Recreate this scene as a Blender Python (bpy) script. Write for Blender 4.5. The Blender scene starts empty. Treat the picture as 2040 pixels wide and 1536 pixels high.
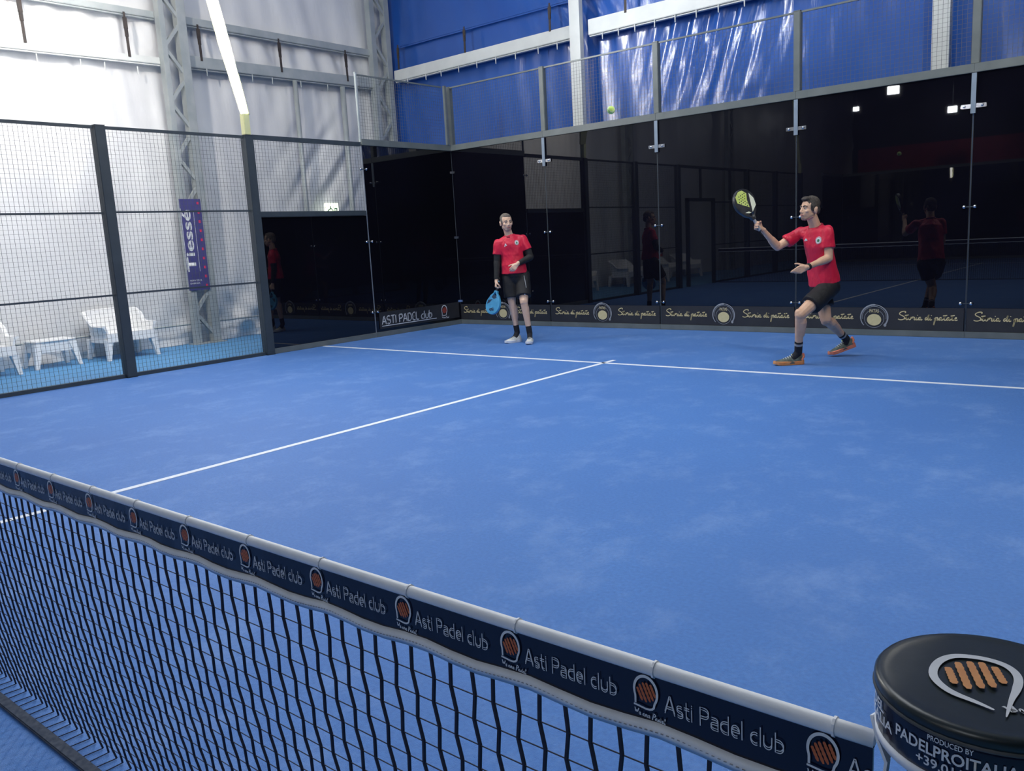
import bpy, bmesh, math, random
import numpy as np
from mathutils import Vector, Matrix
random.seed(7)
sc = bpy.context.scene
COL = sc.collection
V = Vector

# ------------------------------------------------------------------ camera
CP = V((5.14192, -0.82562, 1.40874))
RX = V((0.77158522, 0.63385115, -0.05374905))
RY = V((0.06785003, -0.16601634, -0.98378603))
RZ = V((-0.63249713, 0.75542788, -0.17110258))
cam = bpy.data.cameras.new('camera')
cam.sensor_fit = 'HORIZONTAL'; cam.sensor_width = 36.0
cam.lens = 1668.02 / 2040 * 36.0
cam.clip_start = 0.02
co = bpy.data.objects.new('camera', cam)
co.matrix_world = Matrix(((RX.x, -RY.x, -RZ.x, CP.x), (RX.y, -RY.y, -RZ.y, CP.y), (RX.z, -RY.z, -RZ.z, CP.z), (0, 0, 0, 1)))
COL.objects.link(co); sc.camera = co

# ------------------------------------------------------------------ world, exposure, unseen fill and spot lights
sc.view_settings.view_transform = 'Standard'
sc.view_settings.look = 'None'
sc.view_settings.gamma = 1.0
sc.view_settings.use_curve_mapping = False
sc.view_settings.exposure = 0.0
sc.cycles.use_denoising = True
sc.cycles.max_bounces = 6
sc.cycles.diffuse_bounces = 4
sc.cycles.sample_clamp_indirect = 6.0
w = bpy.data.worlds.new('World'); sc.world = w; w.use_nodes = True
w.node_tree.nodes['Background'].inputs[0].default_value = (0.5, 0.6, 0.8, 1)
w.node_tree.nodes['Background'].inputs[1].default_value = 0.05

def area(name, loc, target, sx, sy, power, color=(1, 1, 1), spread=180):
    l = bpy.data.lights.new(name, 'AREA'); l.shape = 'RECTANGLE'; l.size = sx; l.size_y = sy
    l.energy = power; l.color = color; l.spread = math.radians(spread)
    o = bpy.data.objects.new(name, l); o.location = loc
    o.rotation_euler = (V(target) - V(loc)).to_track_quat('-Z', 'Y').to_euler()
    COL.objects.link(o); return o

COOL = (0.90, 0.95, 1.0)
area('fill_light', (-0.5, 4.5, 8.2), (-0.8, 5.5, 0), 5.0, 7.0, 500, COOL)  # added soft fill from above, no fixture
area('fill_light', (3.5, -7.0, 6.0), (3.6, 0.0, 0.8), 2.5, 2.5, 95, COOL)  # added fill behind the camera, brightens the net tapes
def spot(name, loc, target, power, deg, r=0.1, color=(1, 1, 1)):
    l = bpy.data.lights.new(name, 'SPOT'); l.energy = power; l.spot_size = math.radians(deg)
    l.spot_blend = 0.7; l.shadow_soft_size = r; l.color = color
    o = bpy.data.objects.new(name, l); o.location = loc
    o.rotation_euler = (V(target) - V(loc)).to_track_quat('-Z', 'Y').to_euler()
    COL.objects.link(o); return o
spot('unseen_spot', (-4.5, 5.6, 5.9), (-1.4, 11.2, 4.7), 560, 34, 0.14, COOL)  # unseen spot, added to brighten the beam and the blue folds
spot('unseen_spot', (-4.6, 2.6, 5.6), (-7.8, 5.0, 3.4), 620, 100, 0.12, (1.0, 0.91, 0.80))  # unseen spot without fixture, warms the white tarpaulin
LED_STRENGTH = 160.0

# ------------------------------------------------------------------ materials
MATS = {}
def mat(name, col, rough=0.6, metal=0.0, spec=0.5, emit=None, es=0.0, noise=None, bump=None, coat=0.0, sheen=0.0):
    m = bpy.data.materials.new(name); m.use_nodes = True
    nt = m.node_tree; b = nt.nodes['Principled BSDF']
    b.inputs['Base Color'].default_value = (*col, 1)
    b.inputs['Roughness'].default_value = rough
    b.inputs['Metallic'].default_value = metal
    b.inputs['Specular IOR Level'].default_value = spec
    if coat: b.inputs['Coat Weight'].default_value = coat; b.inputs['Coat Roughness'].default_value = 0.1
    if sheen: b.inputs['Sheen Weight'].default_value = sheen
    if emit: b.inputs['Emission Color'].default_value = (*emit, 1); b.inputs['Emission Strength'].default_value = es
    tc = nt.nodes.new('ShaderNodeTexCoord')
    if noise:   # (scale, other colour, detail, stretch)
        mp = nt.nodes.new('ShaderNodeMapping'); mp.inputs['Scale'].default_value = noise[3] if len(noise) > 3 else (1, 1, 1)
        n = nt.nodes.new('ShaderNodeTexNoise'); n.inputs['Scale'].default_value = noise[0]; n.inputs['Detail'].default_value = noise[2]
        r = nt.nodes.new('ShaderNodeValToRGB')
        r.color_ramp.elements[0].position = 0.35; r.color_ramp.elements[1].position = 0.7
        r.color_ramp.elements[0].color = (*col, 1); r.color_ramp.elements[1].color = (*noise[1], 1)
        nt.links.new(tc.outputs['Object'], mp.inputs['Vector']); nt.links.new(mp.outputs[0], n.inputs['Vector'])
        nt.links.new(n.outputs['Fac'], r.inputs[0]); nt.links.new(r.outputs[0], b.inputs['Base Color'])
    if bump:    # (scale, strength, distance, stretch)
        mp = nt.nodes.new('ShaderNodeMapping'); mp.inputs['Scale'].default_value = bump[3] if len(bump) > 3 else (1, 1, 1)
        n = nt.nodes.new('ShaderNodeTexNoise'); n.inputs['Scale'].default_value = bump[0]; n.inputs['Detail'].default_value = 4
        bp = nt.nodes.new('ShaderNodeBump'); bp.inputs['Strength'].default_value = bump[1]; bp.inputs['Distance'].default_value = bump[2]
        nt.links.new(tc.outputs['Object'], mp.inputs['Vector']); nt.links.new(mp.outputs[0], n.inputs['Vector'])
        nt.links.new(n.outputs['Fac'], bp.inputs['Height']); nt.links.new(bp.outputs[0], b.inputs['Normal'])
    MATS[name] = m
    return m

def turf_material(name, c1, c2, sand, sand_amt):
    m = bpy.data.materials.new(name); m.use_nodes = True
    nt = m.node_tree; b = nt.nodes['Principled BSDF']; L = nt.links.new
    b.inputs['Roughness'].default_value = 0.62; b.inputs['Specular IOR Level'].default_value = 0.42
    b.inputs['Sheen Weight'].default_value = 0.15; b.inputs['Sheen Roughness'].default_value = 0.5
    tc = nt.nodes.new('ShaderNodeTexCoord')
    n1 = nt.nodes.new('ShaderNodeTexNoise'); n1.inputs['Scale'].default_value = 0.7; n1.inputs['Detail'].default_value = 5
    n2 = nt.nodes.new('ShaderNodeTexNoise'); n2.inputs['Scale'].default_value = 60; n2.inputs['Detail'].default_value = 6
    mp = nt.nodes.new('ShaderNodeMapping'); mp.inputs['Rotation'].default_value = (0, 0, 0.3); mp.inputs['Scale'].default_value = (1.0, 0.8, 1)
    n3 = nt.nodes.new('ShaderNodeTexNoise'); n3.inputs['Scale'].default_value = 2.2; n3.inputs['Detail'].default_value = 12; n3.inputs['Roughness'].default_value = 0.78
    n4 = nt.nodes.new('ShaderNodeTexNoise'); n4.inputs['Scale'].default_value = 300; n4.inputs['Detail'].default_value = 3
    for n in (n1, n2, n4): L(tc.outputs['Object'], n.inputs['Vector'])
    L(tc.outputs['Object'], mp.inputs['Vector']); L(mp.outputs[0], n3.inputs['Vector'])
    m1 = nt.nodes.new('ShaderNodeMix'); m1.data_type = 'RGBA'
    m1.inputs[6].default_value = (*c1, 1); m1.inputs[7].default_value = (*c2, 1)
    add = nt.nodes.new('ShaderNodeMath'); add.operation = 'MULTIPLY_ADD'; add.inputs[1].default_value = 1.6; add.inputs[2].default_value = -0.3
    L(n2.outputs['Fac'], add.inputs[0])
    av = nt.nodes.new('ShaderNodeMath'); av.operation = 'MULTIPLY'; L(add.outputs[0], av.inputs[0])
    r1 = nt.nodes.new('ShaderNodeMath'); r1.operation = 'MULTIPLY_ADD'; r1.inputs[1].default_value = 1.5; r1.inputs[2].default_value = 0.25; L(n1.outputs['Fac'], r1.inputs[0])
    L(r1.outputs[0], av.inputs[1]); av.use_clamp = True
    L(av.outputs[0], m1.inputs[0])
    r3 = nt.nodes.new('ShaderNodeValToRGB'); r3.color_ramp.elements[0].position = 0.50; r3.color_ramp.elements[1].position = 0.70
    L(n3.outputs['Fac'], r3.inputs[0])
    sm = nt.nodes.new('ShaderNodeMath'); sm.operation = 'MULTIPLY'; sm.inputs[1].default_value = sand_amt; L(r3.outputs[0], sm.inputs[0])
    m2 = nt.nodes.new('ShaderNodeMix'); m2.data_type = 'RGBA'; m2.inputs[7].default_value = (*sand, 1)
    L(sm.outputs[0], m2.inputs[0]); L(m1.outputs[2], m2.inputs[6]); L(m2.outputs[2], b.inputs['Base Color'])
    bp = nt.nodes.new('ShaderNodeBump'); bp.inputs['Strength'].default_value = 0.5; bp.inputs['Distance'].default_value = 0.006
    L(n4.outputs['Fac'], bp.inputs['Height']); L(bp.outputs[0], b.inputs['Normal'])
    MATS[name] = m

turf_material('turf', (0.034, 0.150, 0.48), (0.062, 0.225, 0.62), (0.20, 0.36, 0.72), 0.55)
turf_material('turf_out', (0.06, 0.26, 0.55), (0.09, 0.34, 0.66), (0.4, 0.6, 0.8), 0.1)
mat('line_white', (0.82, 0.86, 0.92), 0.8, bump=(200, 0.3, 0.003))
mat('tarp_white', (0.74, 0.745, 0.755), 0.38, noise=(1.2, (0.66, 0.665, 0.68), 3), bump=(2.2, 0.35, 0.05, (1, 1.4, 0.5)))
mat('tarp_blue', (0.014, 0.078, 0.35), 0.27, spec=0.55, noise=(0.9, (0.020, 0.098, 0.40), 3), bump=(3.0, 0.4, 0.04, (1.6, 1, 0.35)), coat=0.2)
mat('roof', (0.45, 0.46, 0.48), 0.7, noise=(0.5, (0.35, 0.36, 0.38), 2))
mat('dark_wall', (0.012, 0.014, 0.02), 0.8, noise=(1.0, (0.02, 0.02, 0.03), 2))  # near-black colour stands in for the unlit far hall
mat('glass_black', (0.0035, 0.0035, 0.006), 0.012, spec=0.62, noise=(0.8, (0.0045, 0.0045, 0.009), 1))
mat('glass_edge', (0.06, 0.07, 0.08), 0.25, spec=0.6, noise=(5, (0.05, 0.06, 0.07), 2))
mat('glass_edge_lit', (0.22, 0.25, 0.30), 0.3, spec=0.6, noise=(5, (0.18, 0.21, 0.25), 2))  # paler glass edge: light on the side joints put into its colour
mat('hanger', (0.24, 0.30, 0.37), 0.35, noise=(5, (0.20, 0.25, 0.31), 2))  # pale tone in place of light on the upper glass joints
mat('frame_dark', (0.035, 0.048, 0.060), 0.5, metal=0.0, noise=(6, (0.045, 0.06, 0.072), 3))
mat('frame_grey', (0.115, 0.135, 0.135), 0.42, noise=(5, (0.15, 0.17, 0.168), 3))
mat('wire', (0.075, 0.09, 0.10), 0.5, noise=(9, (0.10, 0.115, 0.12), 2))
mat('chrome', (0.75, 0.76, 0.78), 0.18, metal=1.0, noise=(30, (0.65, 0.66, 0.7), 2))
mat('steel_galv', (0.36, 0.40, 0.41), 0.5, metal=0.25, noise=(4, (0.46, 0.49, 0.49), 4))
mat('steel_white', (0.68, 0.70, 0.68), 0.45, noise=(3, (0.60, 0.62, 0.61), 3))
mat('strap_black', (0.035, 0.03, 0.03), 0.7, noise=(20, (0.06, 0.045, 0.04), 2))
mat('pole_yellow', (0.66, 0.66, 0.34), 0.4, noise=(5, (0.70, 0.70, 0.40), 2))
mat('led', (0.95, 0.95, 0.9), 0.5, emit=(1.0, 0.98, 0.93), es=LED_STRENGTH)
mat('flood_glow', (0.9, 0.9, 0.9), 0.5, emit=(0.92, 0.96, 1.0), es=140.0)
mat('white_plastic', (0.86, 0.87, 0.88), 0.35, bump=(160, 0.25, 0.002), noise=(12, (0.80, 0.81, 0.83), 2))
mat('banner_black', (0.020, 0.021, 0.026), 0.5, noise=(4, (0.028, 0.029, 0.034), 3))
mat('gold', (0.62, 0.52, 0.27), 0.5, noise=(9, (0.70, 0.60, 0.34), 2))
mat('cream', (0.66, 0.58, 0.33), 0.55, noise=(22, (0.60, 0.52, 0.28), 3))
mat('print_white', (0.72, 0.74, 0.76), 0.5, noise=(40, (0.66, 0.68, 0.7), 2))
mat('print_grey', (0.33, 0.35, 0.38), 0.5, noise=(40, (0.28, 0.30, 0.33), 2))
mat('print_orange', (0.55, 0.14, 0.035), 0.5, noise=(60, (0.48, 0.11, 0.03), 2))
mat('print_orange_light', (0.72, 0.33, 0.12), 0.5, noise=(60, (0.66, 0.28, 0.10), 2))
mat('print_redbrown', (0.42, 0.07, 0.045), 0.5, noise=(60, (0.36, 0.06, 0.04), 2))
mat('print_red', (0.72, 0.04, 0.13), 0.5, noise=(40, (0.64, 0.03, 0.11), 2))
mat('banner_navy', (0.060, 0.058, 0.20), 0.5, noise=(6, (0.072, 0.07, 0.23), 2))
mat('banner_red', (0.30, 0.01, 0.025), 0.6, noise=(3, (0.24, 0.01, 0.02), 2))
mat('vinyl_navy', (0.004, 0.006, 0.020), 0.22, spec=0.5, noise=(8, (0.007, 0.009, 0.026), 3), bump=(14, 0.25, 0.006))
mat('vinyl_lid', (0.010, 0.017, 0.019), 0.33, spec=0.5, noise=(9, (0.018, 0.027, 0.029), 3), bump=(12, 0.2, 0.006))
mat('tape_white', (0.80, 0.82, 0.85), 0.6, noise=(30, (0.74, 0.76, 0.79), 2), bump=(90, 0.3, 0.002))
mat('net_black', (0.010, 0.014, 0.035), 0.8, noise=(40, (0.018, 0.022, 0.045), 2))
mat('net_hem', (0.035, 0.05, 0.085), 0.9, noise=(60, (0.07, 0.085, 0.12), 3))
mat('exit_glow', (0.9, 1.0, 0.8), 0.5, emit=(0.95, 1.0, 0.75), es=1.6)
mat('exit_green', (0.03, 0.22, 0.08), 0.5, noise=(10, (0.03, 0.25, 0.09), 1))
mat('ball', (0.50, 0.72, 0.12), 0.9, sheen=0.6, noise=(60, (0.58, 0.78, 0.2), 3), bump=(250, 0.5, 0.002))
mat('skin', (0.66, 0.39, 0.25), 0.5, noise=(14, (0.74, 0.47, 0.32), 4), bump=(90, 0.15, 0.002))
mat('skin_light', (0.74, 0.47, 0.32), 0.5, noise=(14, (0.80, 0.54, 0.39), 4), bump=(90, 0.15, 0.002))
mat('lips', (0.42, 0.17, 0.14), 0.5, noise=(40, (0.46, 0.20, 0.16), 2))
mat('eye_white', (0.50, 0.46, 0.43), 0.3, noise=(30, (0.46, 0.42, 0.40), 1))
mat('eye_dark', (0.02, 0.014, 0.01), 0.2, noise=(30, (0.03, 0.02, 0.015), 1))
mat('hair_grey', (0.13, 0.105, 0.085), 0.8, noise=(60, (0.24, 0.205, 0.17), 4), bump=(140, 0.8, 0.006))
mat('hair_dark', (0.030, 0.024, 0.020), 0.8, noise=(60, (0.085, 0.070, 0.058), 4), bump=(140, 0.8, 0.006))
mat('stubble', (0.33, 0.20, 0.145), 0.7, noise=(120, (0.43, 0.27, 0.19), 3))
mat('stubble_grey', (0.36, 0.235, 0.18), 0.7, noise=(120, (0.50, 0.33, 0.25), 3))
mat('shirt_red', (0.72, 0.008, 0.050), 0.5, sheen=0.06, noise=(5, (0.64, 0.006, 0.04), 3), bump=(11, 0.8, 0.03, (1, 1, .6)))
mat('shirt_trim', (0.46, 0.008, 0.04), 0.6, noise=(20, (0.40, 0.008, 0.035), 2))
mat('shorts_black', (0.006, 0.006, 0.008), 0.7, noise=(8, (0.010, 0.010, 0.012), 3), bump=(10, 0.5, 0.02))
mat('sleeve_black', (0.010, 0.010, 0.010), 0.75, noise=(18, (0.022, 0.022, 0.022), 3), bump=(30, 0.4, 0.01))
mat('sock_black', (0.012, 0.013, 0.018), 0.9, noise=(50, (0.02, 0.02, 0.026), 2))
mat('sock_grey', (0.30, 0.31, 0.33), 0.9, noise=(50, (0.36, 0.37, 0.39), 2))
mat('shoe_white', (0.72, 0.73, 0.70), 0.55, noise=(25, (0.60, 0.61, 0.58), 4), bump=(60, 0.3, 0.003))
mat('shoe_dark', (0.055, 0.070, 0.058), 0.6, noise=(30, (0.14, 0.17, 0.14), 4), bump=(60, 0.3, 0.003))
mat('shoe_trim', (0.06, 0.065, 0.06), 0.6, noise=(30, (0.1, 0.1, 0.1), 2))
mat('shoe_orange', (0.80, 0.27, 0.07), 0.5, noise=(11, (0.82, 0.40, 0.16), 3))
mat('shoe_coral', (0.85, 0.22, 0.12), 0.5, noise=(15, (0.86, 0.33, 0.2), 3))
mat('lime', (0.55, 0.68, 0.10), 0.5, noise=(30, (0.62, 0.76, 0.18), 3))
mat('racket_black', (0.018, 0.020, 0.024), 0.35, noise=(12, (0.05, 0.05, 0.055), 4))
mat('racket_lime', (0.60, 0.72, 0.16), 0.4, noise=(14, (0.68, 0.78, 0.26), 4))
mat('racket_pale', (0.80, 0.84, 0.62), 0.4, noise=(14, (0.86, 0.88, 0.74), 3))
mat('racket_blue', (0.045, 0.26, 0.46), 0.35, noise=(9, (0.08, 0.36, 0.60), 3))
mat('racket_navy', (0.012, 0.03, 0.07), 0.4, noise=(20, (0.02, 0.05, 0.10), 3))
mat('grip_grey', (0.40, 0.40, 0.42), 0.8, noise=(60, (0.30, 0.30, 0.32), 2))

# ------------------------------------------------------------------ scene helpers
ORG = {}
def prop(o, label=None, cat=None, group=None, kind=None):
    if label: o['label'] = label
    if cat: o['category'] = cat
    if group: o['group'] = group
    if kind: o['kind'] = kind
    return o
def thing(name, loc, label, cat, group=None):
    o = bpy.data.objects.new(name, None); o.location = loc; o.empty_display_size = 0.1
    COL.objects.link(o); ORG[o.name] = V(loc)
    return prop(o, label, cat, group)
def link_mesh(name, me, material, parent=None, smooth=False):
    o = bpy.data.objects.new(name, me)
    if material and not me.materials: me.materials.append(MATS[material] if isinstance(material, str) else material)
    COL.objects.link(o)
    if parent is not None:
        o.parent = parent; off = ORG[parent.name]
        me.transform(Matrix.Translation(-off)); ORG[o.name] = off
    else: ORG[o.name] = V((0, 0, 0))
    if smooth:
        for p in me.polygons: p.use_smooth = True
    return o

class MB:
    def __init__(s): s.v = []; s.f = []
    def add(s, vs, fs):
        n = len(s.v); s.v += [tuple(x) for x in vs]; s.f += [tuple(i + n for i in f) for f in fs]; return s
    def box(s, a, b):
        x0, y0, z0 = a; x1, y1, z1 = b
        return s.add([(x0, y0, z0), (x1, y0, z0), (x1, y1, z0), (x0, y1, z0), (x0, y0, z1), (x1, y0, z1), (x1, y1, z1), (x0, y1, z1)],
                     [(3, 2, 1, 0), (4, 5, 6, 7), (0, 1, 5, 4), (1, 2, 6, 5), (2, 3, 7, 6), (3, 0, 4, 7)])
    def bar(s, p, q, w, h, up=(0, 0, 1), caps=True):
        p = V(p); q = V(q); d = (q - p).normalized(); u = V(up)
        if abs(d.dot(u)) > .95: u = V((0, 1, 0)) if abs(d.y) < .9 else V((1, 0, 0))
        r = d.cross(u).normalized() * (w / 2); u = r.cross(d).normalized() * (h / 2)
        vs = [p - r - u, p + r - u, p + r + u, p - r + u, q - r - u, q + r - u, q + r + u, q - r + u]
        fs = [(0, 1, 5, 4), (1, 2, 6, 5), (2, 3, 7, 6), (3, 0, 4, 7)]
        if caps: fs += [(3, 2, 1, 0), (4, 5, 6, 7)]
        return s.add(vs, fs)
    def rings(s, rings, cap=True):
        n = len(rings[0]); vs = [p for r in rings for p in r]; fs = []
        for k in range(len(rings) - 1):
            for i in range(n):
                j = (i + 1) % n; fs.append((k * n + i, k * n + j, (k + 1) * n + j, (k + 1) * n + i))
        if cap:
            fs.append(tuple(reversed(range(n)))); fs.append(tuple(range((len(rings) - 1) * n, len(rings) * n)))
        return s.add(vs, fs)
    def tube(s, p, q, r0, r1=None, n=12, cap=True):
        p = V(p); q = V(q); r1 = r0 if r1 is None else r1
        d = (q - p).normalized(); a = d.orthogonal().normalized(); b = d.cross(a)
        return s.rings([[c + (a * math.cos(2 * math.pi * i / n) + b * math.sin(2 * math.pi * i / n)) * r for i in range(n)] for c, r in ((p, r0), (q, r1))], cap)
    def ell(s, c, ax, n=16, m=10):
        c = V(c); A, B, C_ = [V(x) for x in ax]; rs = []
        for k in range(m + 1):
            t = -math.pi / 2 + math.pi * k / m; ct = max(math.cos(t), 1e-3)
            rs.append([c + C_ * math.sin(t) + (A * math.cos(2 * math.pi * i / n) + B * math.sin(2 * math.pi * i / n)) * ct for i in range(n)])
        return s.rings(rs)
    def cap(s, p, q, r0, r1, n=12):
        """tapered limb with round ends"""
        p = V(p); q = V(q); d = q - p
        if d.length < 1e-6: return s
        d.normalize(); a = d.orthogonal().normalized(); b = d.cross(a); rs = []
        def ring(c, r): return [c + (a * math.cos(2 * math.pi * i / n) + b * math.sin(2 * math.pi * i / n)) * r for i in range(n)]
        for t in (-90, -60, -30): 
            t = math.radians(t); rs.append(ring(p + d * r0 * math.sin(t), max(r0 * math.cos(t), 1e-4)))
        rs.append(ring(p, r0)); rs.append(ring(q, r1))
        for t in (30, 60, 90):
            t = math.radians(t); rs.append(ring(q + d * r1 * math.sin(t), max(r1 * math.cos(t), 1e-4)))
        return s.rings(rs)
    def mesh(s, name):
        me = bpy.data.meshes.new(name); me.from_pydata(s.v, [], s.f); me.update()
        bm = bmesh.new(); bm.from_mesh(me); bmesh.ops.recalc_face_normals(bm, faces=bm.faces); bm.to_mesh(me); bm.free()
        return me
    def build(s, name, material, parent=None, smooth=False, bevel=0.0):
        me = s.mesh(name)
        if bevel:
            bm = bmesh.new(); bm.from_mesh(me)
            bmesh.ops.bevel(bm, geom=bm.edges[:], offset=bevel, segments=2, affect='EDGES', clamp_overlap=True)
            bm.to_mesh(me); bm.free()
        return link_mesh(name, me, material, parent, smooth)

def baked(me, mods):
    """run modifiers on a mesh and return the result"""
    o = bpy.data.objects.new('tmp', me); COL.objects.link(o)
    for typ, kw in mods:
        m = o.modifiers.new(typ, typ)
        for k, v in kw.items(): setattr(m, k, v)
    dg = bpy.context.evaluated_depsgraph_get(); dg.update()
    r = bpy.data.meshes.new_from_object(o.evaluated_get(dg)); bpy.data.objects.remove(o)
    return r
def organic(mb, name, material, parent, voxel=0.008, smooth=4, fold=None):
    me = baked(mb.mesh(name), [('REMESH', dict(mode='VOXEL', voxel_size=voxel, adaptivity=0.0)), ('SMOOTH', dict(factor=0.5, iterations=smooth))])
    me.name = name
    if fold:
        for v, n in zip(me.vertices, [x.normal.copy() for x in me.vertices]):
            v.co = v.co + n * fold(v.co)
    me.materials.clear()
    return link_mesh(name, me, material, parent, smooth=True)

# ribbons and lettering -------------------------------------------------
RIB = 0
def ribbon(mb, pts, width, M, closed=False, taper=None):
    global RIB; RIB = (RIB + 1) % 7; eps = RIB * .03 * width   # strokes lie over one another like print layers
    P = [V((x, y)) for x, y in pts]; n = len(P); vs = []; fs = []
    for i in range(n):
        a = P[(i - 1) % n] if (i or closed) else P[i]; b = P[(i + 1) % n] if (i < n - 1 or closed) else P[i]
        d = (b - a); d = d.normalized() if d.length > 1e-9 else V((1, 0)); nr = V((-d.y, d.x))
        wd = width * (taper(i / (n - 1)) if taper else 1) / 2
        for sgn in (-1, 1):
            q = P[i] + nr * wd * sgn; vs.append(M @ V((q.x, q.y, eps)))
    for i in range(n if closed else n - 1):
        j = (i + 1) % n; fs.append((2 * i, 2 * j, 2 * j + 1, 2 * i + 1))
    mb.add(vs, fs)
def arc(cx, cy, rx, ry, a0, a1, n=10):
    return [(cx + rx * math.cos(math.radians(a0 + (a1 - a0) * i / n)), cy + ry * math.sin(math.radians(a0 + (a1 - a0) * i / n))) for i in range(n + 1)]
XH = .62
GL = {  # thin rounded capitals and small letters: strokes, advance
 'A': ([[(0, 0), (.3, 1), (.36, 1), (.66, 0)], [(.12, .33), (.54, .33)]], .78),
 'S': ([arc(.3, .76, .27, .24, 40, 270, 10) + arc(.3, .26, .28, .26, 90, -140, 10)], .72),
 'T': ([[(0, 1), (.6, 1)], [(.3, 1), (.3, 0)]], .66),
 'I': ([[(.1, 0), (.1, 1)]], .3),
 'P': ([[(.06, 0), (.06, 1), (.34, 1)] + arc(.34, .74, .26, .26, 90, -90, 8) + [(.06, .48)]], .7),
 'D': ([[(.06, 0), (.06, 1), (.3, 1)] + arc(.3, .5, .34, .5, 90, -90, 10) + [(.06, 0)]], .78),
 'E': ([[(.5, 1), (.25, 1)] + arc(.3, .75, .24, .25, 90, 180, 5) + [(.06, .5), (.46, .5), (.06, .5), (.06, .25)] + arc(.3, .25, .24, .25, 180, 270, 5) + [(.5, 0)]], .62),
 'L': ([[(.06, 1), (.06, .25)] + arc(.28, .22, .22, .22, 180, 270, 5) + [(.5, 0)]], .6),
 'c': ([arc(.28, XH / 2, .26, XH / 2, 60, 300, 12)], .52),
 'l': ([[(.06, 1), (.06, 0)]], .22),
 'u': ([[(.04, XH), (.04, .25)] + arc(.27, .25, .23, .25, 180, 360, 8) + [(.50, XH)]], .64),
 'b': ([[(.06, 1), (.06, 0), (.2, 0)] + arc(.24, XH / 2, .28, XH / 2, -90, 90, 10) + [(.06, XH)]], .66),
 's': ([arc(.22, .46, .19, .16, 50, 270, 8) + arc(.22, .15, .2, .15, 90, -140, 8)], .5),
 't': ([[(.14, .95), (.14, .2)] + arc(.32, .2, .18, .2, 180, 280, 5), [(0, XH), (.34, XH)]], .44),
 'i': ([[(.06, 0), (.06, XH)], [(.06, .82), (.06, .9)]], .2),
 'a': ([[(.08, XH), (.3, XH)] + arc(.3, .44, .18, .18, 90, 0, 5) + [(.48, 0), (.22, 0)] + arc(.22, .17, .18, .17, 270, 90, 8) + [(.46, .34)]], .62),
 'd': ([[(.50, 1), (.50, 0), (.3, 0)] + arc(.3, XH / 2, .27, XH / 2, 270, 90, 10) + [(.50, XH)]], .66),
 'e': ([[(.04, .33), (.5, .33)] + arc(.27, XH / 2, .24, XH / 2, 5, 300, 14)], .6),
 ' ': ([], .34)}
def lettering(mb, text, M, h, width, stroke, offs=(0, 0)):
    """text of cap height h stretched to a total width"""
    tot = sum(GL[c][1] for c in text); kx = width / tot; x = 0
    for c in text:
        st, adv = GL[c]
        for s in st: ribbon(mb, [((x + px) * kx + offs[0], py * h + offs[1]) for px, py in s], stroke, M)
        x += adv
# brush script
SC = {
 'S': ([[(.62, .98), (.75, 1.1), (.55, 1.22), (.2, 1.1), (.02, .9), (.1, .72), (.42, .55), (.62, .35), (.55, .12), (.3, 0), (.05, .02), (-.1, .12)]], .62),
 't': ([[(-.05, .1), (.1, .2), (.26, .85), (.12, .15), (.2, 0), (.36, .12)], [(0, .62), (.42, .7)]], .34),
 'o': ([[(0, .12), (.1, .35), (.24, .45), (.12, .38), (.06, .15), (.18, 0), (.32, .15), (.3, .38), (.2, .42), (.42, .36)]], .42),
 'r': ([[(0, .2), (.1, .5), (.13, .38), (.28, .4), (.22, .1), (.3, 0), (.42, .12)]], .38),
 'i': ([[(0, .12), (.14, .45), (.06, .1), (.14, 0), (.28, .12)], [(.2, .62), (.22, .7)]], .26),
 'a': ([[(.3, .38), (.16, .42), (.04, .2), (.08, .02), (.2, .06), (.32, .4), (.26, .08), (.34, 0), (.46, .12)]], .44),
 'd': ([[(.3, .36), (.16, .4), (.04, .2), (.08, .02), (.2, .06), (.5, 1.0), (.3, .1), (.38, 0), (.5, .12)]], .48),
 'p': ([[(0, .15), (.14, .5), (-.08, -.62), (-.02, -.64), (.12, .2), (.26, .45), (.38, .3), (.3, .05), (.14, .06), (.34, .02), (.46, .12)]], .44),
 'e': ([[(0, .12), (.16, .2), (.28, .36), (.2, .45), (.08, .3), (.08, .08), (.2, 0), (.36, .12)]], .34),
 'l': ([[(0, .12), (.3, .8), (.26, 1), (.16, .8), (.08, .1), (.16, 0), (.3, .1)]], .28),
 'W': ([[(-.05, .9), (.05, 1), (.12, .1), (.3, .8), (.36, .1), (.62, 1.05)]], .62),
 'P': ([[(.1, -.1), (.25, 1), (.05, .85), (.3, 1.08), (.6, .95), (.5, .6), (.2, .5)]], .52),
 ' ': ([], .26)}
def smooth_pts(p, it=1):
    for _ in range(it):
        q = [p[0]]
        for a, b in zip(p[:-1], p[1:]):
            q += [(a[0] * .75 + b[0] * .25, a[1] * .75 + b[1] * .25), (a[0] * .25 + b[0] * .75, a[1] * .25 + b[1] * .75)]
        p = q + [p[-1]]
    return p
def script_text(mb, text, M, h, width, stroke, offs=(0, 0)):
    tot = sum(SC[c][1] for c in text); kx = width / tot; x = 0
    for c in text:
        st, adv = SC[c]
        for s in st: ribbon(mb, smooth_pts([((x + px) * kx + offs[0], py * h + offs[1]) for px, py in s]), stroke, M)
        x += adv
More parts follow.
